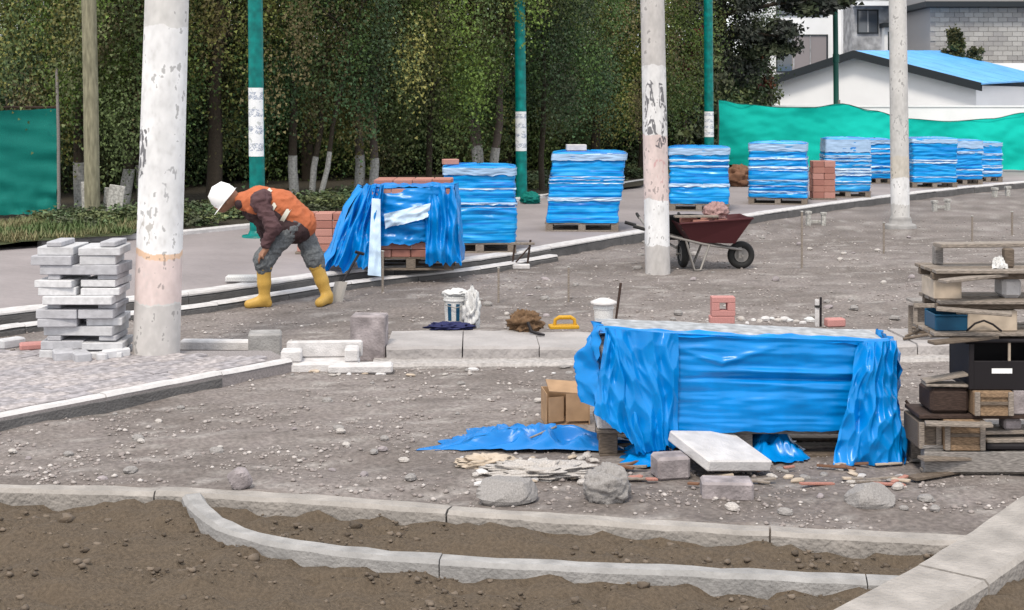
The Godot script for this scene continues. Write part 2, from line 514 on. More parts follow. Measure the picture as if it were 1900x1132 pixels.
	M.trouser = mat(Color(0.19, 0.205, 0.22), 0.9, blotch, Vector3.ONE * 6.0, softn, 0.6)
	M.boot = mat(Color(0.68, 0.42, 0.10), 0.45, fine, Vector3.ONE * 5.0)
	M.hat = mat(Color(0.82, 0.82, 0.82), 0.3)
	M.reflect = mat(Color(0.55, 0.53, 0.46), 0.35)

func poster_material() -> StandardMaterial3D:      # weathered white bills, print worn past reading
	var im := Image.create(64, 256, false, Image.FORMAT_RGB8)
	for y in 256:
		for x in 64:
			var n := nz2.get_noise_2d(x * 7.0, y * 9.0)
			var b := nz2.get_noise_2d(x * 2.0 + 400.0, y * 1.6)
			var c := Color(0.68, 0.70, 0.72)
			var row := fmod(y, 64.0)
			if row > 14 and row < 44 and absf(n) > 0.22 and b > -0.15: c = Color(0.16, 0.20, 0.30)
			if b > 0.42: c = c.lerp(Color(0.35, 0.38, 0.38), 0.7)
			im.set_pixel(x, y, (c * (1.0 + 0.12 * n)).clamp().linear_to_srgb())
	return uvmat(ImageTexture.create_from_image(im), 0.8)

# ------------------------------------------------------------------ setting
func _ready() -> void:
	rng.seed = 20
	nz.seed = 11; nz.frequency = 0.35; nz.fractal_octaves = 4
	nz2.seed = 5; nz2.frequency = 0.02; nz2.fractal_octaves = 3

	nz3.seed = 9; nz3.frequency = 1.0; nz3.fractal_type = FastNoiseLite.FRACTAL_NONE

	nz4.seed = 4; nz4.frequency = 1.0; nz4.fractal_type = FastNoiseLite.FRACTAL_NONE
	nz4.noise_type = FastNoiseLite.TYPE_CELLULAR; nz4.cellular_return_type = FastNoiseLite.RETURN_DISTANCE

	var cam := Camera3D.new()
	cam.name = "camera"
	cam.position = Vector3(0, HC, 0)
	cam.projection = Camera3D.PROJECTION_FRUSTUM
	cam.near = 0.1
	cam.far = 400.0
	cam.size = 1132.0 / FL * 0.1
	cam.frustum_offset = Vector2(0, -(566.0 - YH) / FL * 0.1)
	add_child(cam)
	cam.current = true

	var env := Environment.new()
	env.background_mode = Environment.BG_SKY
	var sky := Sky.new()
	var sm := ProceduralSkyMaterial.new()
	sm.sky_top_color = Color(0.84, 0.855, 0.88)
	sm.sky_horizon_color = Color(0.88, 0.885, 0.89)
	sm.sky_curve = 0.2
	sm.ground_bottom_color = Color(0.45, 0.43, 0.42)
	sm.ground_horizon_color = Color(0.7, 0.7, 0.7)
	sky.sky_material = sm
	env.sky = sky
	env.tonemap_mode = Environment.TONE_MAPPER_LINEAR
	env.tonemap_exposure = 2.0
	env.sdfgi_enabled = true
	env.ssao_enabled = true
	env.ssil_enabled = true
	var we := WorldEnvironment.new()
	we.environment = env
	add_child(we)

	var sun := DirectionalLight3D.new()
	sun.name = "sun"
	sun.light_color = Color(1.0, 0.96, 0.9)
	sun.light_energy = 0.5
	sun.light_angular_distance = 12.0
	sun.shadow_enabled = true
	sun.rotation_degrees = Vector3(-55, -16, 0)
	add_child(sun)

	make_materials()
	build_ground()
	build_kerbs()
	build_sidewalk()
	build_houses()
	build_trees()
	build_fences()
	build_poles()
	build_road_pallets()
	build_tarp_pallet()
	build_front_pallet()
	build_junk_stack()
	build_slab_pile()
	build_strip_objects()
	build_barrows()
	build_worker()
	build_small_things()
	build_gravel()

func axis(parts: Array) -> PackedFloat32Array:         # parts of [from, to, step]
	var o := PackedFloat32Array()
	for p in parts:
		var v: float = p[0]
		while v < p[1] - 1e-4:
			o.append(v)
			v += p[2]
	o.append(parts[-1][1])
	return o

const FRONT := [[-260, 910], [80, 913], [340, 920], [640, 939], [900, 960], [1200, 980], [1500, 998], [1840, 1015]]     # front edge of the front kerb
var front_pts := []

func front_line(x: float) -> float:
	if front_pts.is_empty():
		for q in FRONT: front_pts.append(P(q[0], q[1], 0.0))
	for i in front_pts.size() - 1:
		var a: Vector3 = front_pts[i]
		var b: Vector3 = front_pts[i + 1]
		if x < b.x or i == front_pts.size() - 2: return lerpf(-a.z, -b.z, (x - a.x) / (b.x - a.x))
	return 7.0

func build_ground() -> void:
	var xs := axis([[-300, -60, 60], [-60, -14, 8], [-14, -6, 0.5], [-6, 6, 0.07], [6, 16, 0.2], [16, 60, 5], [60, 300, 60]])
	var ds := axis([[-60, 0, 20], [0, 5, 1], [5, 13, 0.07], [13, 22, 0.12], [22, 42, 0.4], [42, 100, 10], [100, 340, 60]])
	var nu := xs.size() - 1
	var nv := ds.size() - 1
	var f := func(u, v):
		var x := xs[int(round(u * nu))]
		var d := ds[int(round(v * nv))]
		var h := 0.0
		if d > 3.0 and d < 45.0: h = ground_h(x, -d)
		if d < front_line(x) + 0.075: h = -0.25
		return Vector3(x, h, -d)
	var cf := func(_u, _v, p):
		var n := nz.get_noise_2d(p.x * 0.9 + 31.0, p.z * 1.7)
		var n2 := nz.get_noise_2d(p.x * 1.8 + p.z * 0.7, p.z * 9.0 + 55.0)
		var n3 := nz.get_noise_2d(p.x * 6.0 + 5.0, p.z * 20.0 + 9.0)
		var c := Color(0.38, 0.335, 0.325).lerp(Color(0.27, 0.234, 0.222), clampf(0.5 + n * 1.3 + n2 * 0.5, 0, 1))
		c = c.lerp(Color(0.56, 0.52, 0.505), clampf(n3 * 2.6 + n2 * 1.2 - 0.65, 0, 0.7))
		c = c.lerp(Color(0.20, 0.175, 0.165), clampf(-n3 * 2.2 - 0.45, 0, 0.6))
		return c
	struct("ground", grid(nu, nv, f, cf), M.ground)
	# dug soil of the planting beds in front of the kerb
	struct("planter_soil", grid(150, 70, func(u, v):
		var x: float = lerpf(-4.2, 4.2, u)
		var d: float = lerpf(4.2, front_line(x) - 0.02, v)
		return Vector3(x, -0.05 + 0.06 * nz.get_noise_2d(x * 4.0, d * 5.0) + 0.045 * nz.get_noise_2d(x * 17.0, d * 17.0 + 40.0), -d)), M.soil)

func kerb_px() -> Array:       # front edge of the road kerb, top
	return [[-400, 640], [0, 580], [340, 546], [640, 505], [900, 478], [1180, 432], [1380, 401], [1640, 365], [1900, 338], [2200, 318]]

func smooth_line(px: Array, h: float) -> Curve3D:
	var c := Curve3D.new()
	c.bake_interval = 0.05
	var pts := []
	for q in px: pts.append(P(q[0], q[1], h))
	for i in pts.size():
		var t: Vector3 = (pts[mini(i + 1, pts.size() - 1)] - pts[maxi(i - 1, 0)]) / 6.0
		c.add_point(pts[i], -t, t)
	return c

# Kerb stones along a curve; the section lies to the left of the direction of travel (away from the camera when running right).
func kerb_run(root: Node3D, c: Curve3D, width: float, top: float, bottom: float, length: float, m: Material, gap := 0.006, called := "kerb_stone", back := true, chip := 0.004) -> void:
	var total := c.get_baked_length()
	var n := int(ceil(total / length))
	var bev := 0.02
	for i in n:
		var a := i * length + gap * 0.5
		var b := minf((i + 1) * length - gap * 0.5, total)
		if b - a < 0.05: continue
		var jog := rng.randf_range(-0.005, 0.005)
		var rise := rng.randf_range(-1.0, 1.0) * (0.004 if width < 0.5 else 0.009)
		var cuts := maxi(1, int((b - a) / 0.12))
		var sec := []
		for k in cuts + 1:
			var o := lerpf(a, b, float(k) / cuts)
			var p := c.sample_baked(o)
			var t := (c.sample_baked(minf(o + 0.05, total)) - c.sample_baked(maxf(o - 0.05, 0.0)))
			t.y = 0
			t = t.normalized()
			var side := Vector3(t.z, 0, -t.x)      # left of travel
			if not back: side = -side
			var w := []
			for q in [[0.0, bottom], [0.0, top - bev], [bev * 0.9, top], [width - bev, top], [width, top - bev], [width, bottom]]:
				var v: Vector3 = p + side * (q[0] + jog)
				v.y = q[1] + rise
				v += Vector3(nz2.get_noise_3d(v.x * 300.0, v.y * 300.0, v.z * 300.0), nz2.get_noise_3d(v.x * 260.0 + 50.0, v.y * 300.0, v.z * 260.0), nz2.get_noise_3d(v.z * 300.0, v.x * 300.0, v.y * 300.0)) * chip
				w.append(v)
			sec.append(w)
		var s := begin()
		for k in cuts:
			var mid := Vector3.ZERO
			for v in sec[k]: mid += v
			for v in sec[k + 1]: mid += v
			mid /= 12.0
			for e in 5: quad(s, sec[k][e], sec[k][e + 1], sec[k + 1][e + 1], sec[k + 1][e], mid)
		for e in [0, cuts]:
			var mid2: Vector3 = sec[1][0].lerp(sec[1][5], 0.5) if e == 0 else sec[cuts - 1][0].lerp(sec[cuts - 1][5], 0.5)
			quad(s, sec[e][0], sec[e][1], sec[e][4], sec[e][5], mid2)
			quad(s, sec[e][1], sec[e][2], sec[e][3], sec[e][4], mid2)
		part(called, done(s), m, root)

func sroot(called: String) -> Node3D:
	var o := Node3D.new()
	o.name = numbered(called)
	o.set_meta("kind", "structure")
	add_child(o)
	return o

func build_kerbs() -> void:
	# road: kerb, gutter step in front of it, paved sheet behind it
	var c := smooth_line(kerb_px(), ROAD)
	var rk := sroot("road_kerb")
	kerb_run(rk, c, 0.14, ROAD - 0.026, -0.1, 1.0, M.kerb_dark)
	kerb_run(rk, c, 0.20, ROAD + 0.012, ROAD - 0.024, 1.0, M.conc_pale, 0.006, "pale_top")  # pale top on a dark face: the contrast is set by two colours
	var step := Curve3D.new()
	step.bake_interval = 0.05
	var total := c.get_baked_length()
	for i in 40:
		var o := i * 0.25
		var p := c.sample_baked(o)
		var t := (c.sample_baked(o + 0.05) - c.sample_baked(maxf(o - 0.05, 0))).normalized()
		step.add_point(p + Vector3(-t.z, 0, t.x) * lerpf(0.42, 0.26, clampf((o - 3.0) / 6.0, 0, 1)))
	var gk := sroot("gutter_kerb")
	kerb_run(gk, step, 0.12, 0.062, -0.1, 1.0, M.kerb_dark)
	kerb_run(gk, step, 0.15, 0.085, 0.064, 1.0, M.conc_pale, 0.006, "pale_top")  # gutter step has the same pale top colour
	var far := [Vector2(-30, 12), Vector2(-6.5, 19.0), Vector2(-4.8, 20.6), Vector2(0.4, 28.0), Vector2(3.1, 34.0), Vector2(5.8, 40.5), Vector2(13, 42.0), Vector2(30, 42.0)]
	var nr := 120
	struct("road", grid(nr, 14, func(u, v):
		var p := c.sample_baked(u * total)
		var t := (c.sample_baked(minf(u * total + 0.05, total)) - c.sample_baked(maxf(u * total - 0.05, 0))).normalized()
		p += Vector3(t.z, 0, -t.x) * 0.12
		var k: float = u * (far.size() - 1)
		var q: Vector2 = far[int(k)].lerp(far[mini(int(k) + 1, far.size() - 1)], k - int(k))
		var e := Vector3(q.x, 0, -q.y)
		var r := p.lerp(e, v)
		r.y = ROAD + 0.004 * nz.get_noise_2d(r.x, r.z)
		return r), M.road)
	# kerb between the road and the trees
	var bc := Curve3D.new()
	for q in [Vector2(-6.4, 19.05), Vector2(-4.8, 20.6), Vector2(0.4, 28.0), Vector2(3.1, 34.0), Vector2(5.4, 39.6)]: bc.add_point(Vector3(q.x, ROAD, -q.y))
	kerb_run(sroot("back_kerb"), bc, 0.12, ROAD + 0.07, 0.0, 1.0, M.conc_pale)
	# ground under the trees
	struct("tree_bed", grid(60, 30, func(u, v):
		var x: float = lerpf(-30, 8.0, u)
		var near: float = 20.6 + (x + 4.8) * 1.44 + 0.1
		if x < -4.8: near = 20.6 + (x + 4.8) * 0.95 + 0.1
		if x > 3.1: near = 34.0 + (x - 3.1) * 2.3 + 0.1
		var d: float = lerpf(near, 75.0, v * v)
		return Vector3(x, 0.2 + 0.03 * nz.get_noise_2d(x * 2.0, d * 2.0), -d)), M.litter)
	# front kerb and the curved kerb of the planting bed
	var fc := Curve3D.new()
	fc.bake_interval = 0.05
	for q in FRONT: fc.add_point(P(q[0], q[1], 0.0))
	kerb_run(sroot("front_kerb"), fc, 0.125, 0.015, -0.3, 1.62, M.conc_warm, 0.01, "kerb_length", true, 0.009)
	var cc := smooth_line([[336, 924], [350, 948], [400, 984], [470, 1008], [560, 1024], [700, 1040], [900, 1052], [1200, 1066], [1450, 1078], [1720, 1090]], 0.0)
	kerb_run(sroot("bed_kerb"), cc, 0.11, 0.02, -0.3, 1.9, M.conc, 0.006, "kerb_length", true, 0.008)
	var rc := Curve3D.new()
	for q in [[1380, 1230], [1560, 1132], [1700, 1058], [1800, 995], [1900, 925], [2010, 860]]: rc.add_point(P(q[0], q[1], 0.0))
	kerb_run(sroot("ramp_kerb"), rc, 0.34, 0.03, -0.3, 1.4, M.conc_warm, 0.008, "kerb_length", false)
	# concrete strip with a footing between the dug ground and the far bed
	var st := Curve3D.new()
	for q in [[716, 645], [1100, 643], [1500, 641], [1900, 637], [2200, 634]]: st.add_point(P(q[0], q[1], 0.12))
	kerb_run(sroot("concrete_strip"), st, 0.80, 0.12, -0.1, 0.62, M.conc_strip, 0.01, "strip_slab", true, 0.012)
	var ft := Curve3D.new()
	for q in [[690, 676], [1100, 672], [1500, 668], [1900, 664], [2200, 660]]: ft.add_point(P(q[0], q[1], 0.035))
	kerb_run(sroot("strip_footing"), ft, 0.60, 0.035, -0.1, 1.9, M.footing, 0.012, "footing_slab", true, 0.014)

func build_sidewalk() -> void:
	var a := P(0, 772, 0.1)
	var b := P(542, 668, 0.1)
	var dir := (b - a).normalized()
	var root := sroot("sidewalk")
	var far_z := P(0, 648, 0.1).z
	var a2 := a - dir * 3.2
	# bed of mortar
	var s := begin()
	var c1 := Vector3(b.x - 0.25, 0.1, far_z)
	var c2 := Vector3(-8.0, 0.1, far_z)
	var low := Vector3(0, -0.14, 0)
	var top := [a2, b, c1, c2]
	var mid: Vector3 = (a2 + b + c1 + c2) * 0.25 + low
	var dn := Vector3(0, -0.012, 0)
	for k in 4: quad(s, top[k] + dn, top[(k + 1) % 4] + dn, top[(k + 1) % 4] + low, top[k] + low, mid)
	quad(s, a2 + dn, b + dn, c1 + dn, c2 + dn, mid)
	part("mortar_bed", done(s), M.mortar, root)
	# edging
	var ec := Curve3D.new()
	ec.add_point(a2); ec.add_point(b)
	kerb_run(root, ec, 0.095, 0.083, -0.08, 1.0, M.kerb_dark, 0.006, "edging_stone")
	kerb_run(root, ec, 0.1, 0.108, 0.085, 1.0, M.conc_pale, 0.006, "pale_top")  # top of the edging in a paler colour than its face
	# pavers
	var side := Vector3(dir.z, 0, -dir.x)
	var meshes := [box_mesh(Vector3(0.215, 0.03, 0.105), 0.004), box_mesh(Vector3(0.213, 0.032, 0.104), 0.005)]
	var basis := Basis(dir, Vector3.UP, dir.cross(Vector3.UP))
	var n := 0
	for row in 40:
		var off := side * (0.1 + 0.008 + 0.0565 + row * 0.113)
		for k in range(-14, 14):
			var p := a + off + dir * ((k + 0.5 * (row % 2)) * 0.222)
			if p.z < far_z + 0.06 or p.x < -4.15 or n >= 300: continue
			var along := (p - a).dot(dir)
			if along > (b - a).length() - 0.1 - 0.4 * row * 0.113: continue
			var px := CX + p.x / -p.z * FL
			if px < -60: continue
			part("paver", meshes[rng.randi() % 2], M.paver[rng.randi() % 3], root, Transform3D(basis.rotated(Vector3.UP, rng.randf_range(-0.012, 0.012)), Vector3(p.x, 0.078 + rng.randf_range(-0.003, 0.004), p.z)))
			n += 1

# ------------------------------------------------------------------ houses
func wall_box(called: String, lo: Vector3, hi: Vector3, m: Material, parent: Node3D, bev := 0.0) -> MeshInstance3D:
	var s := begin()
	box(s, (lo + hi) * 0.5, hi - lo, Basis(), bev)
	return part(called, done(s), m, parent)

func window(parent: Node3D, x0: float, x1: float, y0: float, y1: float, z: float, bars: int, blind: bool) -> void:
	var w := wall_box("window", Vector3(x0, y0, z - 0.05), Vector3(x1, y1, z + 0.02), M.glass, parent)
	var s := begin()
	for q in [[x0 - 0.05, x1 + 0.05, y0 - 0.06, y0], [x0 - 0.05, x1 + 0.05, y1, y1 + 0.05], [x0 - 0.05, x0, y0, y1], [x1, x1 + 0.05, y0, y1]]:
		box(s, Vector3((q[0] + q[1]) * 0.5, (q[2] + q[3]) * 0.5, z + 0.03), Vector3(q[1] - q[0] - 0.002, q[3] - q[2] - 0.002, 0.1))
	part("frame", done(s), M.fascia, w)
	for k in bars:
		var x := lerpf(x0, x1, (k + 1.0) / (bars + 1))
		wall_box("bar", Vector3(x - 0.025, y0, z + 0.025), Vector3(x + 0.025, y1, z + 0.065), M.wall_grey, w)
	if blind: wall_box("blind", Vector3(lerpf(x0, x1, 0.3), y0 + 0.02, z + 0.022), Vector3(x1 - 0.02, y1 - 0.04, z + 0.024), M.blind, w)

func build_houses() -> void:
	# low white house with a gable towards us and a blue metal roof
	var A := Vector3(12.2, 3.90, -50.0)
	var g := Vector3(0.8, 0, 0.6)
	var r := Vector3(0.6, 0, -0.8)
	var L := A - g * 3.9; L.y = 2.78
	var C := A + g * 4.55; C.y = 2.70
	var len := 8.7
	var h := thing("white_house", "low white house with dark gable edge and bright blue metal roof", "house", Vector3(A.x, 0, A.z))
	var o := Vector3(A.x, 0, A.z)
	var s := begin()
	var inset := r * 0.35
	var ll := L + g * 0.3 + inset - o; var cc := C - g * 0.3 + inset - o; var aa := A + inset - o - Vector3(0, 0.12, 0)
	var mid := (ll + cc) * 0.5 - Vector3(0, 1.5, 0) + r * 4.0
	var back := r * (len - 0.7)
	ll.y = L.y - 0.02; cc.y = C.y - 0.02
	var l0 := Vector3(ll.x, 0, ll.z); var c0 := Vector3(cc.x, 0, cc.z)
	quad(s, l0, c0, cc, ll, mid); tri(s, ll, cc, aa, mid)
	quad(s, c0, c0 + back, cc + back, cc, mid)
	quad(s, l0, l0 + back, ll + back, ll, mid)
	quad(s, l0 + back, c0 + back, cc + back, ll + back, mid); tri(s, ll + back, cc + back, aa + back, mid)
	part("wall", done(s), M.wall, h)
	for q in [[A, C, 26], [A, L, 18]]:
		var roof := Node3D.new()
		roof.name = "roof"
		h.add_child(roof, true)
		var a0: Vector3 = q[0] - o; var e0: Vector3 = q[1] - o
		var rr := r + Vector3(0, 0.03, 0)
		var n := 9                                         # metal sheets side by side, each its own piece
		for k in n:
			var s2 := begin()
			var t0 := rr * (len * k / n + 0.004)
			var t1 := rr * (len * (k + 1) / n - 0.004)
			var up := Vector3(0, 0.05 + 0.006 * (k % 2), 0)
			var m2 := (a0 + e0) * 0.5 + (t0 + t1) * 0.5
			quad(s2, a0 + t0 + up, e0 + t0 + up, e0 + t1 + up, a0 + t1 + up, m2)
			quad(s2, a0 + t0, e0 + t0, e0 + t1, a0 + t1, m2 + Vector3(0, 1, 0))
			quad(s2, a0 + t0, e0 + t0, e0 + t0 + up, a0 + t0 + up, m2)
			quad(s2, e0 + t0, e0 + t1, e0 + t1 + up, e0 + t0 + up, m2)
			part("roof_sheet", done(s2), M.roof_blue, roof)
		var s3 := begin()                                  # dark barge board
		var w := -r * 0.06
		var dn := Vector3(0, -0.22, 0)
		var upb := Vector3(0, 0.06, 0)
		var m3 := (a0 + e0) * 0.5 + w * 0.5
		quad(s3, a0 + w + upb, e0 + w + upb, e0 + w + dn, a0 + w + dn, m3)
		quad(s3, a0 - w + upb, e0 - w + upb, e0 - w + dn, a0 - w + dn, m3)
		quad(s3, a0 + w + upb, e0 + w + upb, e0 - w + upb, a0 - w + upb, m3)
		quad(s3, a0 + w + dn, e0 + w + dn, e0 - w + dn, a0 - w + dn, m3)
		part("barge_board", done(s3), M.fascia, h)
	# long white yard wall in front of it
	var yw := thing("yard_wall", "long plain white wall standing behind the green mesh fence", "wall", Vector3(9.0, 0, -45.0))
	wall_box("wall", Vector3(-1.2, 0, -0.1), Vector3(14, 1.95, 0.1), M.wall, yw)
	wall_box("coping", Vector3(-1.25, 1.952, -0.13), Vector3(14, 2.0, 0.13), M.wall, yw)
	# two storey white house behind
	var d := 65.0
	var k := d / FL
	var x0 := (1425 - CX) * k
	var h2 := thing("tall_house", "two storey white house with a barred dark window", "house", Vector3(x0, 0, -d))
	wall_box("wall", Vector3(0, 0, -7), Vector3(3.95, 8.2, 0), M.wall, h2)
	wall_box("corner_pier", Vector3(3.4, 0, 0.002), Vector3(3.75, 8.2, 0.22), M.wall, h2)
	wall_box("roof_slab", Vector3(-0.4, 8.202, -7.3), Vector3(4.3, 8.4, 0.4), M.fascia, h2)
	window(h2, 0.42, 2.72, HC + (YH - 132) * k, HC + (YH - 66) * k, 0.0, 2, true)
	window(h2, 0.42, 2.72, 0.9, 2.4, 0.0, 2, true)
	window(h2, 0.42, 2.72, 6.2, 7.6, 0.0, 2, true)
	# grey house with big panes and balcony slabs
	d = 63.0; k = d / FL; x0 = (1582 - CX) * k
	var h3 := thing("grey_house", "pale grey house with wide windows and dark balcony edges", "house", Vector3(x0, 0, -d))
	wall_box("wall", Vector3(0, 0, -7), Vector3(3.5, 8.0, 0), M.wall_grey, h3)
	wall_box("side_wing", Vector3(1.3, 0, 0.002), Vector3(3.5, HC + (YH - 46) * k, 0.5), M.wall, h3)
	wall_box("balcony_edge", Vector3(1.2, HC + (YH - 52) * k, 0.0), Vector3(3.55, HC + (YH - 44) * k, 0.75), M.fascia, h3)
	wall_box("balcony_slab", Vector3(0.0, HC + (YH - 12) * k, 0.002), Vector3(3.5, HC + (YH - 4) * k, 0.6), M.wall, h3)
	window(h3, 0.25, 1.1, HC + (YH - 60) * k, HC + (YH - 20) * k, 0.0, 1, false)
	window(h3, 1.7, 3.2, HC + (YH - 40) * k, HC + (YH - 14) * k, 0.0, 3, false)
	window(h3, 1.5, 2.1, HC + (YH - 92) * k, HC + (YH - 62) * k, 0.5, 0, false)
	window(h3, 2.75, 3.3, HC + (YH - 95) * k, HC + (YH - 64) * k, 0.5, 0, false)
	wall_box("roof_slab", Vector3(-0.3, 8.002, -7.3), Vector3(3.8, 8.2, 0.8), M.fascia, h3)
	# unplastered concrete block building
	d = 58.0; k = d / FL; x0 = (1726 - CX) * k
	var h4 := thing("block_building", "unplastered grey concrete block building under a dark eave", "building", Vector3(x0, 0, -d))
	var ht := HC + (YH - 14) * k
	wall_box("wall", Vector3(0, 0, -8), Vector3(6.0, ht, 0), M.block_joint, h4)
	var bm := box_mesh(Vector3(0.385, 0.185, 0.03), 0.006)
	var y_from := HC + (YH - 135) * k
	var rows := int((ht - y_from) / 0.2)
	for row in rows:
		for c in 13:
			var bx := 0.2 + c * 0.4 + (0.2 if row % 2 else 0.0)
			if bx > 5.0: continue
			part("block", bm, M.blocks[rng.randi() % 3], h4, Transform3D(Basis(), Vector3(bx, ht - (row + 1) * 0.2 + 0.007, 0.012 + rng.randf_range(-0.003, 0.006))))
	wall_box("eave", Vector3(-0.35, ht + 0.002, -8.2), Vector3(6.3, ht + 0.22, 0.55), M.fascia, h4)
	wall_box("roof", Vector3(-0.3, ht + 0.222, -8.1), Vector3(6.2, ht + 1.3, 0.4), M.block_joint, h4)
	# low white parapet to the right of the blue roof
	var pw := thing("parapet_wall", "low white parapet beside the concrete block building", "wall", Vector3((1815 - CX) * 56.5 / FL, 0, -56.5))
	wall_box("wall", Vector3(0, 0, -0.2), Vector3(4.5, HC + (YH - 117) * 56.5 / FL, 0), M.wall, pw)

# ------------------------------------------------------------------ vegetation
# Leaves of a crown, gathered in clumps inside the volume given by centres and radii.
func crown_mesh(sd: int, lo: float, hi: float, rad: float, clumps: int, per: int, size: float, cols: Array, droop := 0.0) -> ArrayMesh:
	var g := RandomNumberGenerator.new()
	g.seed = sd
	var vs := PackedVector3Array(); var ns := PackedVector3Array(); var cs := PackedColorArray()
	for c in clumps:
		var t := g.randf()
		var y := lerpf(lo, hi, t)
		var rr := rad * (0.55 + 0.45 * sin(PI * clampf(0.15 + t * 0.8, 0, 1))) * (0.75 + 0.5 * g.randf())
		var an := g.randf() * TAU
		var q := sqrt(g.randf())
		var mid := Vector3(cos(an) * rr * q, y, sin(an) * rr * q)
		var cr := rad * g.randf_range(0.14, 0.27)
		var tone: Color = cols[g.randi() % cols.size()]
		tone = tone * g.randf_range(0.6, 1.45)
		for k in per:
			var v := Vector3(g.randfn(0, 0.5), g.randfn(0, 0.42 + droop), g.randfn(0, 0.5)) * cr
			var p := mid + v
			var len := size * g.randf_range(0.6, 1.4)
			var dir := Vector3(g.randfn(), g.randfn() - 0.5 - droop * 2.0, g.randfn()).normalized()
			var sd2 := dir.cross(Vector3(g.randfn(), g.randfn(), g.randfn())).normalized() * len * g.randf_range(0.22, 0.4)
			var n := sd2.cross(dir).normalized()
			var flip := n.dot(v + Vector3(0, 0.3, 0)) < 0.0
			if flip: n = -n
			var col: Color = tone * g.randf_range(0.7, 1.35)
			col.a = 1.0
			var tip := p + dir * len
			var m1 := p + dir * len * 0.4 + sd2
			var m2 := p + dir * len * 0.4 - sd2
			for w in ([m1, tip, m2] if flip else [m1, m2, tip]):
				vs.append(w); ns.append(n); cs.append(col)
	var arr := []
	arr.resize(Mesh.ARRAY_MAX)
	arr[Mesh.ARRAY_VERTEX] = vs; arr[Mesh.ARRAY_NORMAL] = ns; arr[Mesh.ARRAY_COLOR] = cs
	var m := ArrayMesh.new()
	m.add_surface_from_arrays(Mesh.PRIMITIVE_TRIANGLES, arr)
	return m

func trunk_points(g: RandomNumberGenerator, base: Vector3, lean: Vector3, n: int, wob: float) -> Array:
	var pts := []
	for i in n + 1:
		var t := float(i) / n
		pts.append(base + lean * t + Vector3(g.randf_range(-wob, wob), 0, g.randf_range(-wob, wob)) * (1.0 if i > 0 else 0.0))
	return pts

